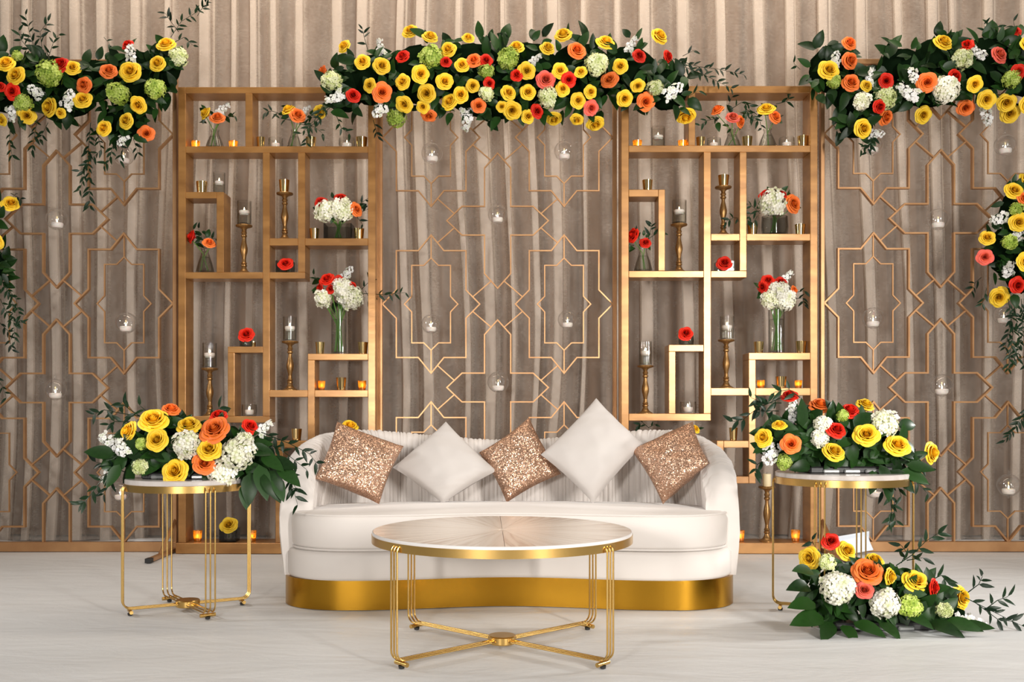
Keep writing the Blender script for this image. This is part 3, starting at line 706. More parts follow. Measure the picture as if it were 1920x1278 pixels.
arrange('flower_garland', 'garland of roses at top left over the left lattice screen', 'garland', P(140, 112, ZG)[:], ZG, .16,
  [(20,160,80,80),(100,150,75,68),(180,150,70,55),(260,150,80,80),(235,225,58,48),(310,125,38,60),(130,190,60,45)], fl,
  [[(70,105),(55,60),(48,28)], [(80,100),(75,60),(90,40)], [(60,100),(40,75),(35,58)], [(90,110),(100,80),(110,65)], [(320,70),(340,40),(365,25),(388,12)], [(325,80),(345,70),(362,85)], [(335,60),(320,40),(310,25)], [(370,30),(385,5)],
   [(170,230),(165,290),(168,340),(168,385)], [(180,240),(190,280),(150,320)], [(70,220),(65,255),(60,280)], [(90,230),(75,260)], [(215,260),(205,300),(195,310)], [(250,260),(258,285)], [(195,70),(205,82)], [(210,245),(230,280),(225,300)], [(20,230),(18,262),(22,290)], [(160,300),(158,330),(150,355)]],
  230, seed=5, group='rose garlands along the top of the backdrop')
fl = Zm([(1050,190,125,'y'),(365,355,125,'y'),(590,450,80,'y'),(1240,440,95,'y'),(1310,530,115,'y'),(1430,550,115,'y'),(1450,615,115,'y'),(930,625,105,'y'),(570,705,120,'y'),
   (488,195,100,'o'),(490,300,115,'o'),(497,432,115,'o'),(955,428,120,'o'),(1385,265,110,'p'),(1185,580,105,'o'),(705,635,115,'o'),(1190,205,90,'r'),(1478,125,80,'r'),(1500,367,95,'r'),(1120,395,95,'r'),(708,420,90,'r'),(668,575,90,'r'),
   (395,425,90,'hg'),(1060,470,170,'hw'),(700,520,145,'hp'),(1160,295,130,'hp'),(1460,410,115,'hg'),(560,545,110,'hw'),(405,290,100,'ws'),(610,395,105,'ws'),(870,395,110,'ws'),(830,485,150,'ws'),(1260,255,110,'ws'),(1310,640,130,'ws'),(650,740,100,'ws'),
   (1560,560,110,'y'),(1570,200,110,'y')], 1440, 20, 3.196)
arrange('flower_garland', 'garland of roses at top right over the right lattice screen', 'garland', P(1750, 112, ZG)[:], ZG, .16,
  [(1560,130,62,68),(1605,180,62,62),(1690,130,60,58),(1760,120,75,72),(1850,120,75,78),(1920,130,70,75),(1605,235,45,35),(1740,175,75,38)], fl,
  [[(1640,265),(1615,280)], [(1500,130),(1488,118)], [(1850,70),(1845,45),(1870,50)], [(1905,60),(1900,40)], [(1640,250),(1625,285)], [(1560,230),(1570,245)]], 230, leaf=.115, seed=6, group='rose garlands along the top of the backdrop')
# --- side pendants
fl = Zm([(335,135,85,'y'),(355,275,90,'y'),(215,345,72,'y'),(268,608,90,'y'),(385,450,80,'y'),(205,430,78,'p'),(378,170,70,'o'),(350,555,75,'r'),(265,262,100,'ws'),(345,335,80,'ws'),(310,475,100,'ws'),(345,220,65,'hg'),(315,365,75,'hg'),(400,90,85,'y'),(430,340,90,'o'),(440,560,90,'y')], 1760, 300, 2.367)
arrange('flower_pendant', 'hanging cluster of roses at the far right edge with trailing greenery', 'garland', P(1900, 440, 6.3)[:], 6.30, .13,
  [(1905,400,45,65),(1885,470,48,65),(1915,500,50,75)], fl,
  [[(1890,560),(1900,620),(1890,690)], [(1900,560),(1912,640),(1900,680)], [(1905,570),(1895,600),(1885,650)], [(1915,560),(1918,620),(1908,670)], [(1840,520),(1828,530),(1822,545)], [(1850,540),(1842,568)], [(1960,700),(1920,775),(1885,825)], [(1950,740),(1905,800),(1892,815)], [(1920,560),(1930,640),(1925,700)]], 80, leaf=.085, seed=7)
arrange('flower_pendant', 'hanging cluster of leaves and a yellow rose at the far left edge', 'garland', P(-30, 440, 6.3)[:], 6.30, .13,
  [(-40,420,50,80),(-20,500,45,60)], [(20,381,34,'y'),(-12,455,36,'y'),(-50,400,38,'o'),(-40,500,36,'y'),(-60,450,40,'hg')],
  [[(0,520),(22,560),(28,640)], [(5,530),(30,560),(38,600)], [(0,560),(20,600),(40,605)], [(-10,700),(5,725),(12,745)], [(-5,600),(15,620),(22,655)], [(20,362),(38,372)]], 90, leaf=.10, seed=8)

# ------------------------------------------------------------------ hanging glass candle orbs
def orb_parts():
    n = 24; mb = MB(); v = [(.5*math.sin(pi*j/14), .5*math.cos(pi*j/14)) for j in range(14, -1, -1)]
    mb.lathe(v, n, cap=False)
    mb.lathe([(0,-.60),(.035,-.58),(.05,-.54),(.03,-.50),(0,-.49)], 10)
    mb.lathe([(.05,.47),(.03,.53),(.05,.56),(.05,.60),(.02,.64),(0,.65)], 10)
    mb.tube([(.30*math.cos(a*pi/10), -.41, .05+.30*math.sin(a*pi/10)) for a in range(20)], .012, 5, True)
    mb.tube([(.05*math.cos(a*pi/5), 0, .69+.05*math.sin(a*pi/5)) for a in range(10)], .012, 5, True)
    return mb.mesh('glass_orb', M['orb_glass'])
def orb(px, py, d, topy, Z, place):
    c = P(px, py, Z); s = d/S(Z)
    r = thing('candle_orb', 'clear glass globe with tealight ' + place, 'candle holder', c[:], 'hanging glass candle globes')
    obj('glass_globe', cached('orb', orb_parts), r, (0,0,0), None, s)
    cw = s*.56
    obj('candle', lathe_mesh('candle_wax', CANDLE, 'wax', 16), r, (0,0,-s*.40), None, (cw, cw, s*.24))
    obj('flame', lathe_mesh('flame', FLAME, 'flame', 8), r, (0,0,-s*.17), None, (.012,.012,.026))
    mb = MB(); t = P(px, topy, Z).z - c.z; mb.tube([(0,0,s*.69),(0,0,t)], .0012, 4); build(mb, 'hanging_line', M['thread'], r)
for a in [(107,411,40,282,'L','hanging in the upper cross of the left lattice'), (236,605,40,481,'L','hanging in the middle right star of the left lattice'), (104,730,40,601,'L','hanging in the lower cross of the left lattice'),
          (232,291,38,165,'L','half hidden under the left garland'), (226,921,38,799,'L','behind the left side table'),
          (810,287,40,166,'C','hanging in the upper left star of the centre lattice'), (933,402,36,282,'C','hanging in the upper cross of the centre lattice'), (1058,283,38,166,'C','hanging in the upper right star of the centre lattice'),
          (808,607,36,482,'C','hanging in the middle left star of the centre lattice'), (1064,599,36,482,'C','hanging in the middle right star of the centre lattice'), (934,716,40,596,'C','hanging in the lower cross of the centre lattice'),
          (1636,271,38,164,'R','under the right garland beside the right display shelf'), (1759,411,40,282,'R','hanging in the upper cross of the right lattice'), (1885,272,40,164,'R','hanging in the upper right star of the right lattice'),
          (1637,596,40,480,'R','hanging in the middle left star of the right lattice'), (1882,590,38,480,'R','beside the trailing greenery at the right edge'), (1766,722,42,600,'R','hanging in the lower cross of the right lattice'),
          (1641,915,40,797,'R','behind the right side table'), (1891,909,42,797,'R','hanging in the bottom right star of the right lattice')]:
    Z = {'L': ZP['left'], 'C': ZP['centre'], 'R': ZP['right']}[a[4]]
    orb(a[0], a[1], a[2], a[3], Z, a[5])

# ------------------------------------------------------------------ what stands on the shelves
LS, RS = 'left shelf', 'right shelf'
for a in [('amber',359,375,259,274,'left of bud vase, top left compartment, left shelf'), ('amber',429,446,259,274,'right of bud vase, top left compartment, left shelf'),
  ('gold',481,497,252,274,'at left end of top right compartment, left shelf'), ('low',503,531,254,274,'in top right compartment, left shelf, beside the leftmost gold cup'),
  ('gold',573,593,252,274,'right of the bud vase, top right compartment, left shelf'), ('low',635,666,254,274,'near right end of top right compartment, left shelf'), ('gold',667,689,252,274,'at right end of top right compartment, left shelf'),
  ('gold',368,389,336,359.6,'on the inner box under top shelf, left shelf'), ('cyl',400,422,319,359.6,'on the inner box beside gold cup, left shelf'),
  ('gold',580,599,425,446.5,'left of square hydrangea vase, left shelf'), ('gold',663,683,425,446.5,'right of square hydrangea vase, left shelf'),
  ('gold',471,480,640,649.4,'tiny beside red rose on lower inner box, left shelf'), ('low',453,482,758,780,'inside the lower inner box, left shelf'),
  ('gold',591,609,640,662.8,'left of tall hydrangea vase, left shelf'), ('gold',671,690,640,662.8,'right of tall hydrangea vase, left shelf'),
  ('amber',596,610,713,731,'at left in small lower right box, left shelf'), ('gold',630,650,707,731,'middle of small lower right box, left shelf'), ('amber',671,687,713,731,'at right in small lower right box, left shelf'),
  ('gold',546,566,804,826,'just behind sofa left arm, left shelf'), ('amber',362,379,997,1017,'at left on base of left shelf'), ('amber',464,481,997,1017,'at right on base of left shelf'),
  ('amber',1186,1204,258,272.5,'at left in top left compartment, right shelf'), ('cyl',1221,1247,233,272.5,'in middle of top left compartment, right shelf'), ('amber',1271,1288,258,272.5,'at right in top left compartment, right shelf'),
  ('gold',1305,1322,252,272.5,'at left end of top right compartment, right shelf'), ('low',1325,1352,254,272.5,'left of the bud vases, top right compartment, right shelf'), ('gold',1391,1411,251,272.5,'between two bud vases, top right compartment, right shelf'),
  ('low',1460,1490,253,272.5,'right of the bud vases, top right compartment, right shelf'), ('gold',1495,1515,250,272.5,'at right end of top right compartment, right shelf'),
  ('gold',1204,1224,333,355,'alone on the inner box under top shelf, right shelf'), ('gold',1401,1421,417,438,'left of round hydrangea vase, right shelf'), ('gold',1490,1510,417,438,'right of round hydrangea vase, right shelf'),
  ('low',1274,1306,753,775,'inside the lower inner box, right shelf'), ('gold',1413,1432,639,661,'left of tall hydrangea vase, right shelf'), ('gold',1492,1512,638,661,'right of tall hydrangea vase, right shelf'),
  ('amber',1419,1434,712,727,'at left in small lower right box, right shelf'), ('gold',1454,1475,705,727,'middle of small lower right box, right shelf'), ('amber',1490,1504,712,727,'at right in small lower right box, right shelf'),
  ('gold',1367,1383,802,826,'just behind sofa right arm, right shelf'), ('amber',1380,1396,997,1017,'on base of right shelf beside the sofa'), ('amber',1483,1500,996,1017,'on base of right shelf behind side table')]:
    votive(*a)
for a in [(457.5,419,510,'standing on middle board, left shelf',('cyl',445,471,374)), (534,358,446.5,'standing in narrow upper middle compartment, left shelf',('gold',523,543,334)),
  (544,639,731,'standing right of lower inner box, left shelf',('cyl',531,556,593)), (393.5,690,780,'standing behind the left table flowers, left shelf',('cyl',380,406,643)),
  (1273,417,507.5,'standing on middle board, right shelf',('cyl',1260,1287,373)), (1356,346,438,'standing in narrow upper middle compartment, right shelf',('gold',1346,1367,325)),
  (1361.5,636,727,'standing right of lower inner box, right shelf',('cyl',1350,1376,592)), (1210,685,775,'standing left of lower inner box, right shelf',('cyl',1198,1222,640)),
  (1438,914,1017,'standing on base of right shelf',('pillar',0,0,0))]:
    candlestick(*a)
def bouquet(place, base, flowers, sprigs=(), nleaf=8, leaf=.055, seed=1, blob=None, B=.05, Z=ZI, name='bouquet'):
    xs = [f[0] for f in flowers]; ys = [f[1] for f in flowers]
    b = blob or ((min(xs)+max(xs))/2, (min(ys)+max(ys))/2+4, (max(xs)-min(xs))/2+14, (max(ys)-min(ys))/2+14)
    bs = P(base[0], base[1], Z); bs = (bs.x, Z, zof(base[1]) + .012)
    return arrange(name, place, 'flowers', bs, Z, B, [b], flowers, sprigs, nleaf, leaf, seed, 'small flower bunches on the shelves', False, bs, .5, .25)
vase('bud',386,420,238,274,'in top left compartment, left shelf'); bouquet('yellow and orange roses in bud vase, top left compartment, left shelf', (402,273), [(385,212,26,'y',(-.7,-.7,.4)),(408,221,30,'o',(.2,-1,.7)),(420,204,34,'ws')], [[(425,220),(440,217)]], 8, seed=11)
vase('bud',538,566,238,274,'in top right compartment, left shelf'); bouquet('yellow and orange roses in bud vase, top right compartment, left shelf', (551,273), [(541,206,30,'y',(-.4,-.6,.8)),(558,216,32,'o',(.5,-1,.4)),(575,205,22,'ws')], [[(530,215),(510,208),(498,210)], [(560,232),(590,238),(605,250)], [(545,225),(525,222)]], 8, seed=12)
vase('bud',368,401,462,510,'inside upper inner box, left shelf'); bouquet('red and orange blooms in bud vase, upper inner box, left shelf', (384,509), [(359,443,26,'r',(-1,-.5,.2)),(392,455,26,'o',(.4,-.8,.7))], [[(372,450),(362,430)], [(380,450),(372,428)], [(390,448),(404,447)]], 10, seed=13)
vase('cube',610,662,418,446.5,'on right of middle level, left shelf'); bouquet('white hydrangeas with red roses in square vase, left shelf', (636,446), [(610,395,44,'hw'),(642,392,46,'hw'),(602,380,26,'r'),(639,372,26,'r'),(668,392,28,'o',(.7,-.8,.2))], [[(670,385),(692,370)], [(672,400),(690,392)], [(668,405),(680,420)]], 14, seed=14)
vase('cube',520,550,487,510,'in smallest box, left shelf'); bouquet('single red rose in smallest box, left shelf', (535,508), [(535,494,28,'r',(0,-1,.45))], (), 3, .03, seed=15, blob=(535,496,16,10))
vase('tumbler',449,472,629,649.4,'on lower inner box, left shelf'); bouquet('single red rose on lower inner box, left shelf', (461,648), [(462,627,31,'r',(0,-1,.5))], (), 3, .03, seed=16, blob=(462,630,16,12))
vase('tall',621,650,579,662.8,'on lower right box, left shelf'); bouquet('white hydrangeas topped with red roses in tall vase, left shelf', (636,661), [(606,558,36,'hw'),(655,556,52,'hw'),(640,540,40,'hw'),(613,523,28,'r'),(634,527,26,'r'),(621,541,22,'r'),(661,537,20,'r',(.8,-.6,.2)),(648,533,18,'r'),(600,540,22,'r',(-.9,-.6,0)),(652,512,30,'ws')],
   [[(675,545),(690,530),(698,520)], [(680,550),(720,552),(760,548)], [(600,530),(588,515)], [(685,545),(693,560)]], 8, .085, seed=17)
vase('cube',415,446,993,1017,'on base of left shelf'); bouquet('yellow rose in square vase on base of left shelf', (430,1014), [(429,984,34,'y',(0,-.9,.5))], (), 2, .03, seed=18, blob=(429,988,18,12))
vase('tall',640,672,880,1017,'behind the sofa, base of left shelf'); bouquet('yellow rose peeking over sofa beside left sequin pillow', (656,1012), [(656,800,34,'y',(.2,-.6,.8))], (), 3, .05, seed=19, blob=(656,806,18,14))
vase('bud',1357,1389,236,272.5,'left one in top right compartment, right shelf'); bouquet('coral and orange roses in left bud vase, top compartment, right shelf', (1373,272), [(1345,206,26,'o',(-.6,-.6,.7)),(1374,220,28,'p',(0,-.8,.6)),(1388,228,24,'o',(.8,-.8,0))], [[(1350,220),(1325,226),(1313,235)], [(1370,205),(1390,192),(1405,198)], [(1365,200),(1372,182)], [(1395,200),(1410,215),(1415,222)]], 10, seed=21)
vase('bud',1422,1456,236,272.5,'right one in top right compartment, right shelf'); bouquet('yellow and orange roses in right bud vase, top compartment, right shelf', (1438,272), [(1436,204,32,'y',(-.2,-.8,.6)),(1453,219,28,'o',(.5,-1,.3))], [[(1455,195),(1475,190),(1482,180)], [(1425,228),(1428,240)], [(1420,215),(1405,205),(1398,212)], [(1430,225),(1412,226)]], 8, seed=22)
vase('bud',1189,1223,460,507.5,'inside upper inner box, right shelf'); bouquet('red blooms in bud vase, upper inner box, right shelf', (1206,506), [(1187,441,30,'r',(-1,-.6,.2)),(1210,455,24,'r',(0,-.9,.5))], [[(1215,450),(1220,430),(1222,420)], [(1215,448),(1235,435)], [(1200,450),(1192,440)]], 10, .05, seed=23)
vase('tumbler',1427,1478,402,438,'wide, on right of middle level, right shelf'); bouquet('white hydrangea with red and orange roses in round vase, right shelf', (1452,437), [(1448,380,54,'hw'),(1436,364,26,'r',(-.4,-.6,.7)),(1466,364,24,'r',(.3,-.6,.8)),(1487,382,36,'o',(.5,-1,.1))], [[(1425,395),(1408,400),(1402,412)], [(1425,400),(1415,390),(1403,382)], [(1420,405),(1412,418)], [(1395,410),(1375,408),(1362,415)]], 14, .06, seed=24)
vase('cube',1342,1374,488,507.5,'in smallest box, right shelf'); bouquet('single red rose in smallest box, right shelf', (1358,506), [(1358,493,30,'r',(0,-1,.45))], (), 3, .03, seed=25, blob=(1358,496,16,10))
vase('tumbler',1272,1301,628,646,'on lower inner box, right shelf'); bouquet('single orange red rose on lower inner box, right shelf', (1286,645), [(1286,625,30,'r',(0,-1,.5))], (), 3, .03, seed=26, blob=(1286,628,16,12))
vase('tall',1441,1471,579,661,'on lower right box, right shelf'); bouquet('white hydrangeas topped with red roses in tall vase, right shelf', (1456,659), [(1445,560,42,'hw'),(1470,560,44,'hw'),(1458,550,48,'hw'),(1440,525,26,'r'),(1430,538,24,'r',(-.7,-.7,0)),(1464,529,26,'r'),(1488,545,22,'o',(.9,-.6,0)),(1475,520,36,'ws')], [[(1490,560),(1505,558),(1508,570)], [(1490,548),(1508,545)]], 8, .07, seed=27)
vase('tall',1290,1318,890,1017,'behind the sofa, base of right shelf'); bouquet('yellow rose peeking over sofa beside right sequin pillow', (1304,1012), [(1302,804,24,'y',(.2,-.6,.8))], [[(1215,800),(1205,792),(1196,797)], [(1215,802),(1228,795)]], 3, .05, seed=28, blob=(1302,808,18,12))

# ------------------------------------------------------------------ sofa
SXC = .038
def offset(pts, d):
    n = len(pts); out = []
    for i in range(n):
        a, b = Vector(pts[i-1]), Vector(pts[(i+1) % n]); t = (b-a).normalized(); nn = Vector((-t.y, t.x))
        out.append((pts[i][0]+nn.x*d, pts[i][1]+nn.y*d))
    return out
def front_y(x, hw, y0, dip, yc):
    ax = abs(x); k = hw-.30
    y = y0 + dip*.5*(1+math.cos(pi*min(1, ax/.72)))
    if ax > k: y += (yc-y0)*(1-math.sqrt(max(0, 1-((ax-k)/.30)**2)))
    return y
def kidney(hw, y0, dip, yc, yb, n=90):
    pts = []
    for i in range(n+1):
        x = -hw*math.cos(pi*i/n); pts.append((x, front_y(x, hw, y0, dip, yc)))
    for i in range(1, 40):
        a = pi*i/40; c_, s_ = math.cos(a), math.sin(a)
        pts.append((hw*math.copysign(abs(c_)**.75, c_), yc + (yb-yc)*abs(s_)**.75))
    return pts                                             # counter-clockwise seen from above
def loft(outline, levels, crown=0):
    mb = MB(); v = []; f = []; n = len(outline)
    for z, ins in levels: v += [(x, y, z) for x, y in offset(outline, ins)]
    for k in range(len(levels)-1):
        for i in range(n): j = (i+1) % n; f.append((k*n+i, k*n+j, (k+1)*n+j, (k+1)*n+i))
    cx = sum(p[0] for p in outline)/n; cy = sum(p[1] for p in outline)/n; last = offset(outline, levels[-1][1]); zt = levels[-1][0]
    for q, s in enumerate((.85,.6,.3)):
        v += [(cx+(x-cx)*s, cy+(y-cy)*s, zt + crown*(1-s*s)) for x, y in last]
        b = (len(levels)-1+q)*n
        for i in range(n): j = (i+1) % n; f.append((b+i, b+j, b+n+j, b+n+i))
    b = (len(levels)+2)*n; f.append(tuple(b+i for i in range(n))); f.append(tuple(range(n))[::-1])
    return mb.add(v, f)
sofa = thing('sofa', 'curved ivory velvet sofa with pleated back and brass plinth behind the coffee table', 'sofa', (SXC, 5.0, 0))
def T(pts): return [(x, y-5.0) for x, y in pts]
K1 = T(kidney(1.065, 4.52, .10, 4.76, 5.30)); K2 = T(kidney(1.055, 4.505, .10, 4.76, 5.30)); K3 = T(kidney(1.03, 4.50, .10, 4.74, 5.22))
build(loft(K1, [(0,0),(.134,0)]), 'brass_plinth', M['plinth_brass'], sofa, label='polished brass plinth')
build(loft(K2, [(.128,.03),(.136,.008),(.15,0),(.245,0),(.262,.012),(.268,.03)]), 'seat_base', M['velvet'], sofa)
cu = build(loft(K3, [(.268,.035),(.274,.012),(.292,0),(.40,-.004),(.425,.006),(.436,.03)], .022), 'seat_cushion', M['velvet'], sofa)
for z, ins in ((.429,.006),(.274,.006)):
    mb = MB(); mb.tube([(x, y, z) for x, y in offset(K3, ins-.002)[2:89]], .0048, 6); build(mb, 'piping', M['velvet'], cu)
def backrest():
    W_, y0, D, n_ = 1.082, 4.72, .68, 3.5; raw = []
    raw += [(-W_, y0-.03+.03*i/3) for i in range(3)]
    for i in range(301):
        a = pi*i/300; c_, s_ = math.cos(a), math.sin(a)
        raw.append((-W_*math.copysign(abs(c_)**(2/n_), c_), y0 + D*abs(s_)**(2/n_)))
    raw += [(W_, y0-.03*i/3) for i in range(1, 4)]
    L = [0]
    for i in range(1, len(raw)): L.append(L[-1] + math.dist(raw[i], raw[i-1]))
    tot = L[-1]; N = 760; path = []; k = 0
    for i in range(N+1):
        s = tot*i/N
        while k < len(L)-2 and L[k+1] < s: k += 1
        t = (s-L[k])/max(1e-9, L[k+1]-L[k]); path.append((raw[k][0]+(raw[k+1][0]-raw[k][0])*t, raw[k][1]+(raw[k+1][1]-raw[k][1])*t, s))
    hs = [(0,.47),(.012,.54),(.03,.595),(.06,.64),(.12,.685),(.25,.725),(.45,.775),(.65,.80),(.85,.798),(1.1,.775),(1.4,.75),(1.7,.742),(2.5,.742)]
    def H(d):
        for (a, b), (c, e) in zip(hs, hs[1:]):
            if a <= d <= c: t = (d-a)/(c-a); return b + (e-b)*t
        return hs[-1][1]
    mb = MB(); v = []; f = []; m = 0
    g = random.Random(3); pl = []; s = 0
    while s < tot: pl.append((s, g.uniform(.5,1))); s += g.uniform(.014,.036)
    pl.append((tot+.02, .5))
    ch = .085; pi_ = 0
    for i, (x, y, s) in enumerate(path):
        a = path[max(0, i-4)]; b = path[min(N, i+4)]; t = Vector((b[0]-a[0], b[1]-a[1])).normalized(); inn = Vector((t.y, -t.x))
        d = min(s, tot-s); h = H(d); th = .135; r_ = th/2
        while pi_ < len(pl)-2 and pl[pi_+1][0] <= s: pi_ += 1
        u = (s-pl[pi_][0])/(pl[min(pi_+1, len(pl)-1)][0]-pl[pi_][0]+1e-9); u = min(1, max(0, u)); pleat = (1-abs(2*u-1)**3)*(.0085+.007*math.exp(-d/.25))*pl[pi_][1]
        chan = (1-abs(2*((s/ch) % 1)-1)**4)*.010
        sec = []
        for z in (.134,.18,.25,.33,.42,.50): sec.append((-chan*min(1, max(0, (h-r_-z)/.12)) + .024*max(0, 1-(z-.134)/.22), min(z, h-r_*1.0), 0))
        for q in range(0, 11):
            an = pi - pi*q/10; sa = math.sin(an); sec.append((r_ + (r_ + (.012*sa if q > 5 else 0) + (.012+pleat if q == 10 else pleat*sa))*math.cos(an), h - r_ + (r_+pleat)*sa, 1))
        for z in (.92,.75,.55,.35,.15,0): zz = .134 + (h-r_-.134)*z; sec.append((th + .012 + pleat*(z > .1) - .085*(1-z)**2, zz, 2))
        m = len(sec)
        for (uu, z, _) in sec: v.append((x + inn.x*uu, y + inn.y*uu - 5.0, z))
    for i in range(N):
        for k in range(m-1): f.append((i*m+k, (i+1)*m+k, (i+1)*m+k+1, i*m+k+1))
    f.append(tuple(range(m))); f.append(tuple(N*m+k for k in range(m))[::-1])
    return mb.add(v, f)
build(backrest(), 'backrest', M['velvet'], sofa)
def pillow(name, label, m, corners, Zs, T_, wr, seed):
    c4 = [P(px, py, z) for (px, py), z in zip(corners, Zs)]        # left, top, right, bottom
    ctr = sum(c4, Vector())/4; nrm = (c4[2]-c4[0]).cross(c4[1]-c4[3]).normalized()
    if nrm.y > 0: nrm = -nrm
    n = 36; mb = MB(); v = []; f = []
    for sd in (1, -1):
        for j in range(n+1):
            for i in range(n+1):
                u, w_ = -1+2*i/n, -1+2*j/n
                p = (c4[0]*(1-u)*(1-w_) + c4[1]*(1+u)*(1-w_) + c4[2]*(1+u)*(1+w_) + c4[3]*(1-u)*(1+w_))/4
                pull = (.045 if m is M['pillow_white'] else .065)*((1-u*u)*abs(w_)**3 + (1-w_*w_)*abs(u)**3)
                p = ctr + (p-ctr)*(1-pull)
                q = max(0, (1-u**2)*(1-w_**2)); t = T_*1.08*q**.38
                wv = wr*mnoise.noise(Vector((u*2.3+seed, w_*2.3, sd)))*q**.3 + wr*.8*mnoise.noise(Vector(((u+w_)*1.2+seed, (u-w_)*6, 3+sd)))*min(1, q*3)*(1-q)**2
                v.append(p - ctr + nrm*sd*(t + wv))
    N = (n+1)*(n+1)
    for sd in (0, 1):
        for j in range(n):
            for i in range(n):
                a = sd*N+j*(n+1)+i; q = (a, a+1, a+n+2, a+n+1); f.append(q if sd else q[::-1])
    mb.add(v, f)
    o = build(mb, name, m, None, True, ctr); o['label'] = label; o['category'] = 'pillow'; return o
pillow('sequin_pillow', 'rose gold sequin pillow at the left end of the sofa', M['sequin'], [(590,897),(632,790),(757,836),(711,945)], (4.77,4.95,5.0,4.88), .062, .012, 1)['group'] = 'rose gold sequin pillows'
pillow('white_pillow', 'smaller ivory pillow second from left on the sofa', M['pillow_white'], [(736,876),(836,790),(932,882),(830,944)], (5.05,5.14,5.05,4.95), .075, .012, 2)['group'] = 'plain ivory pillows'
pillow('sequin_pillow', 'rose gold sequin pillow in the middle of the sofa', M['sequin'], [(898,848),(992,782),(1052,888),(950,942)], (5.10,5.18,5.10,5.02), .06, .012, 3)['group'] = 'rose gold sequin pillows'
pillow('white_pillow', 'largest ivory pillow standing on its corner, second from right', M['pillow_white'], [(1014,852),(1118,746),(1208,832),(1112,943)], (5.03,5.12,5.03,4.92), .078, .012, 4)['group'] = 'plain ivory pillows'
pillow('sequin_pillow', 'rose gold sequin pillow at the right end of the sofa', M['sequin'], [(1183,843),(1299,790),(1330,868),(1243,945)], (5.02,5.0,4.76,4.86), .062, .013, 6)['group'] = 'rose gold sequin pillows'

# ------------------------------------------------------------------ tables
def table(name, label, cx, cy, Rt, Ht, angs, wedges, gap=.0175, tr=.0036):
    root = thing(name, label, 'table', (cx, cy, 0))
    rim = .030
    if wedges:
        da = 2*pi/wedges; v = []; zt, zb = Ht, Ht-.008
        n = 4; ri, ro = .012, Rt-.004
        ring = [(ri*math.cos(-da/2), ri*math.sin(-da/2))] + [(ro*math.cos(-da/2+da*i/n), ro*math.sin(-da/2+da*i/n)) for i in range(n+1)] + [(ri*math.cos(da/2), ri*math.sin(da/2))]
        k = len(ring); sh = .0009
        def shrink(p): r_ = math.hypot(*p); a = math.atan2(p[1], p[0]); a *= max(.4, 1-2*sh/(da*max(r_, .02))); return (r_*math.cos(a), r_*math.sin(a))
        ring = [shrink(p) for p in ring]
        mb = MB().add([(x, y, zt) for x, y in ring] + [(x, y, zb) for x, y in ring], [tuple(range(k)), tuple(range(k, 2*k))[::-1]] + [(i, i+k, (i+1) % k+k, (i+1) % k) for i in range(k)])
        me = mb.mesh('marble_wedge', M['wedge'], False)
        for i in range(wedges): obj('marble_wedge', me, root, (0,0,0), (0,0,i*da+.13))
        mb = MB(); mb.lathe([(0,zb-.002),(Rt-.0035,zb-.002),(Rt-.0035,zt),(Rt-.001,zt-.001),(Rt,zt-.003),(Rt,zb-.003),(0,zb-.003)], 96); build(mb, 'stone_edge', M['white_edge'], root)
    else:
        mb = MB(); mb.lathe([(0,Ht-.022),(Rt-.002,Ht-.022),(Rt,Ht-.02),(Rt,Ht-.004),(Rt-.004,Ht),(0,Ht)], 96); build(mb, 'marble_top', M['marble'], root)
    zr = Ht - (.011 if wedges else .022)
    mb = MB(); mb.lathe([(Rt-.02,zr),(Rt+.002,zr),(Rt+.002,zr-rim),(Rt-.006,zr-rim),(Rt-.02,zr-.01)], 96, cap=False); mb.lathe([(0,zr-.008),(Rt-.006,zr-.008),(Rt-.006,zr-.002),(0,zr-.002)], 48)
    build(mb, 'brass_rim', M['brass'], root)
    zb = .030
    for a in angs:
        d = Vector((math.cos(a), math.sin(a), 0)); t = Vector((-d.y, d.x, 0))
        leg = None
        for k in (-1, 0, 1):
            o = t*(k*gap); rf = .035; Ro = Rt + .010; pts = [o + d*.03 + Vector((0,0,zb)), o + d*(Ro-rf) + Vector((0,0,zb))]
            for q in range(1, 7): an = q/6*pi/2; pts.append(o + d*(Ro-rf+rf*math.sin(an)) + Vector((0,0,zb+rf-rf*math.cos(an))))
            ztop = zr - .006; r2 = .022
            for q in range(0, 7): an = q/6*pi/2; pts.append(o + d*(Ro-r2+r2*math.cos(an)) + Vector((0,0,ztop-r2+r2*math.sin(an))))
            mb = MB(); mb.tube(pts, tr, 8)
            if leg is None: leg = build(mb, 'leg', M['brass'], root)
            else: build(mb, 'rod', M['brass'], leg)
        mb = MB(); c = d*(Rt-.022) + Vector((0,0,.017)); mb.tube([c - t*.034, c + t*.034], .0085, 10); build(mb, 'foot_bar', M['brass'], leg)
        mb = MB(); mb.lathe([(.010,0),(.012,.010),(0,.010)], 12, (c.x, c.y, 0)); build(mb, 'foot_pad', M['black'], leg)
    mb = MB(); mb.lathe([(.0,.016),(.050,.016),(.054,.020),(.054,.044),(.050,.048),(0,.048)], 32); build(mb, 'hub', M['brass'], root)
    return root
TC = 3.81
table('coffee_table', 'round brass coffee table with sunburst marble top in front of the sofa', (941.5-VX)*TC/F, TC, .494, .451, [R(a) for a in (41.5, 138.5, 221.5, 318.5)], 28)
TL = 4.53
table('side_table', 'round marble and brass side table left of the sofa', (352-VX)*TL/F, TL, .270, .602, [R(a) for a in (209, 29, 127, 307)], 0, .021)
TR_ = 4.445
table('side_table', 'taller round marble and brass side table right of the sofa', (1578-VX)*TR_/F, TR_, .286, .633, [R(a) for a in (161, 341, 54, 234)], 0, .021)

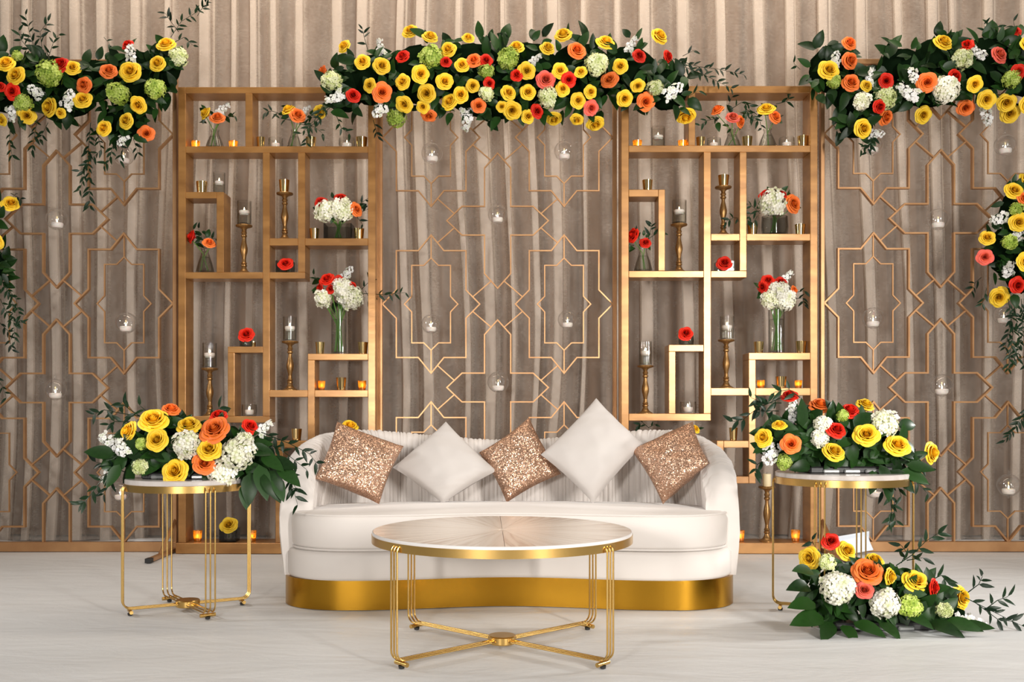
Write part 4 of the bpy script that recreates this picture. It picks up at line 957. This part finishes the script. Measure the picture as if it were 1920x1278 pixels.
# ------------------------------------------------------------------ table and floor flowers
fl = Zm([(255,248,120,'y',(-.7,-.8,.3)),(382,188,155,'y'),(400,292,120,'y'),(567,215,125,'y',(0,-.7,.8)),(672,338,130,'y'),(495,455,135,'y'),(475,132,100,'o',(.2,-.5,.9)),(700,235,160,'o'),(645,415,125,'o'),(720,165,90,'r',(0,-.6,.8)),(887,220,90,'r'),
  (560,315,165,'hw'),(830,360,175,'hw'),(745,460,170,'hw'),(315,430,90,'hp'),(170,300,170,'ws'),(965,225,110,'ws'),(160,455,140,'ws'),(325,310,70,'hg'),(220,320,120,'ws'),(850,300,110,'hw')], 150, 720, 2.778)
def tray(root, x, y, wx, wy):
    mb = MB(); mb.box((-wx, -wy, 0), (wx, wy, .03), .006); build(mb, 'plastic_tray', M['black'], root, False, (x, y, 0))
    for k in (-1, 0, 1):
        mb = MB(); mb.box((-.035, -.01, 0), (.035, .012, .018), .005); build(mb, 'foil_wrap', M['foil'], root, False, (x+k*.09, y-wy-.004, .002), (0, 0, .1*k))
bz = .602
a1 = arrange('flower_arrangement', 'low arrangement of roses and white hydrangeas on the left side table', 'flower arrangement', ((352-VX)*TL/F, TL, bz), 4.50, .16,
  [(250,850,55,42),(300,830,75,55),(385,835,90,62),(450,860,55,50),(345,875,90,30)], fl,
  [[(265,780),(230,775),(195,768),(178,776)], [(270,785),(240,765),(228,755)], [(255,790),(215,790),(205,795)], [(490,810),(540,830),(580,850),(592,866)], [(480,820),(530,845),(575,880)], [(530,870),(545,900),(558,945)], [(500,860),(540,890),(555,915)], [(225,890),(190,900),(160,940),(150,945)], [(235,885),(200,870),(180,866)], [(280,775),(262,760)], [(390,790),(410,765)], [(215,880),(185,895)], [(215,890),(195,925)]], 150, leaf=.105, seed=51, spread=.7, up=.35)
for (x, y, dx, dy, s) in [(485,870,.3,-1,.17),(500,880,.5,-1,.16),(470,885,0,-1,.15),(520,870,.8,-.7,.15),(490,850,.6,-.4,.14),(515,890,.4,-1,.13),(215,850,-1,.1,.13),(225,870,-.5,-1,.12),(460,905,.1,-1,.12),(505,860,1,-.3,.14)]:
    c = P(x, y, 4.40) - Vector(a1.location); obj('leaf', leafmesh(), a1, c, basis(Vector((dx, -.25, dy)), Vector((.2, -1, .4))), s)
tray(a1, 0, -.02, .17, .10)
fl = Zm([(125,295,90,'y',(-.8,-.7,.2)),(200,238,72,'y',(-.2,-.6,.9)),(595,145,95,'y',(.2,-.5,.9)),(600,280,115,'y'),(450,360,100,'y'),(743,330,125,'y'),(900,365,110,'y',(.7,-.8,.1)),(388,150,115,'o',(0,-.5,.9)),(253,325,95,'o',(-.3,-.9,.2)),(248,103,75,'r',(-.2,-.6,.8)),(522,175,100,'r',(0,-.6,.8)),(462,260,95,'r'),
  (685,230,135,'hw'),(400,235,90,'hw'),(385,300,85,'hw'),(262,190,90,'ws'),(155,370,130,'ws'),(225,405,90,'hg'),(490,195,60,'hg'),(260,150,70,'ws')], 1380, 700, 2.457)
a2 = arrange('flower_arrangement', 'low arrangement of roses on the right side table with foil wrapped base', 'flower arrangement', ((1578-VX)*TR_/F, TR_, .633), 4.43, .16,
  [(1480,825,62,48),(1560,820,80,58),(1640,825,75,55),(1680,850,50,35),(1570,855,100,26)], fl,
  [[(1465,745),(1420,765),(1395,785),(1375,790)], [(1465,755),(1430,755),(1408,745)], [(1460,770),(1425,770)], [(1500,745),(1480,730),(1452,735)], [(1690,880),(1720,905),(1740,925)], [(1660,890),(1670,930),(1680,975)], [(1680,900),(1690,930)], [(1650,890),(1655,920)], [(1440,860),(1420,870),(1415,885)], [(1690,860),(1720,870),(1735,880)], [(1670,930),(1672,960),(1668,980)]], 150, leaf=.10, seed=52, spread=.7, up=.35)
for (x, y, dx, dy, s) in [(1650,870,.4,-1,.13),(1670,880,.7,-.7,.14),(1690,880,1,-.5,.13),(1660,890,.1,-1,.12),(1640,880,-.2,-1,.11),(1700,870,1,-.2,.12),(1505,800,-.1,1,.13),(1520,870,-1,-.2,.10)]:
    c = P(x, y, 4.30) - Vector(a2.location); obj('leaf', leafmesh(), a2, c, basis(Vector((dx, -.25, dy)), Vector((.2, -1, .4))), s)
tray(a2, 0, -.03, .18, .10)
fl = Zm([(338,852,105,'y',(-.8,-.8,.2)),(508,818,105,'y',(.2,-.8,.5)),(637,858,90,'y',(0,-.6,.8)),(708,935,85,'y',(.8,-.7,0)),(825,955,120,'y'),(1035,1030,110,'y',(.5,-.9,.2)),(605,912,150,'o'),(590,997,90,'p'),(437,772,85,'r',(0,-.8,.5)),(910,985,80,'r',(.8,-.7,0)),
  (465,985,170,'hw'),(685,1060,150,'hw'),(800,1070,120,'hg'),(420,870,80,'hp'),(960,1090,75,'hp'),(1090,1150,140,'ws'),(310,930,50,'ws'),(1040,1140,90,'ws')], 1380, 700, 2.457)
a3 = arrange('flower_arrangement', 'floor arrangement of roses and hydrangeas in front of the right side table', 'flower arrangement', ((1640-VX)*4.2/F, 4.2, 0), 4.20, .15,
  [(1560,1110,58,65),(1640,1115,75,60),(1720,1130,60,48),(1775,1150,45,32)], fl,
  [[(1680,1060),(1710,1040),(1735,1015),(1758,1000)], [(1690,1055),(1700,1035),(1690,1022)], [(1700,1050),(1730,1045)], [(1810,1120),(1850,1140),(1880,1155),(1915,1172)], [(1815,1110),(1835,1095),(1842,1080)], [(1850,1140),(1870,1125),(1890,1118)], [(1750,1085),(1765,1078),(1775,1090)], [(1830,1130),(1870,1160),(1900,1165)], [(1520,1090),(1505,1085)], [(1525,1020),(1522,1012)]], 150, leaf=.10, seed=53, spread=.7, up=.3)
for (x, y, dx, dy, s) in [(1545,1155,-1,-.3,.17),(1560,1165,-.3,-.8,.15),(1600,1165,.5,-.7,.14),(1650,1165,.2,-.8,.12),(1530,1130,-1,0,.14),(1580,1170,.1,-.9,.12),(1740,1165,.6,-.8,.15),(1770,1165,1,-.5,.15),(1800,1172,1,-.1,.13),(1700,1150,.4,-.8,.12),(1520,1100,-.9,.3,.12),(1525,1070,-.7,.5,.12)]:
    c = P(x, y, 4.06) - Vector(a3.location); c.z = max(c.z, .035); obj('leaf', leafmesh(), a3, c, basis(Vector((dx, -.45, dy*.25)), Vector((.1, -.7, .8))), s)
tray(a3, 0, 0, .2, .10)

# ------------------------------------------------------------------ folded card on the floor behind the flowers
card = thing('folded_card', 'white folded card lying on the floor behind the red floor rose', 'card', (P(1606, 1036, 6.28).x, 6.28, 0))
mb = MB(); mb.box((-.11,-.004,.0), (.11,.004,.13), .002); build(mb, 'front_leaf', M['paper'], card, False, (0,0,.012), (R(-38), R(-9), .05))
mb = MB(); mb.box((-.11,-.004,.0), (.11,.004,.12), .002); build(mb, 'back_leaf', M['paper'], card, False, (.01,.10,.012), (R(20), R(-9), .05))
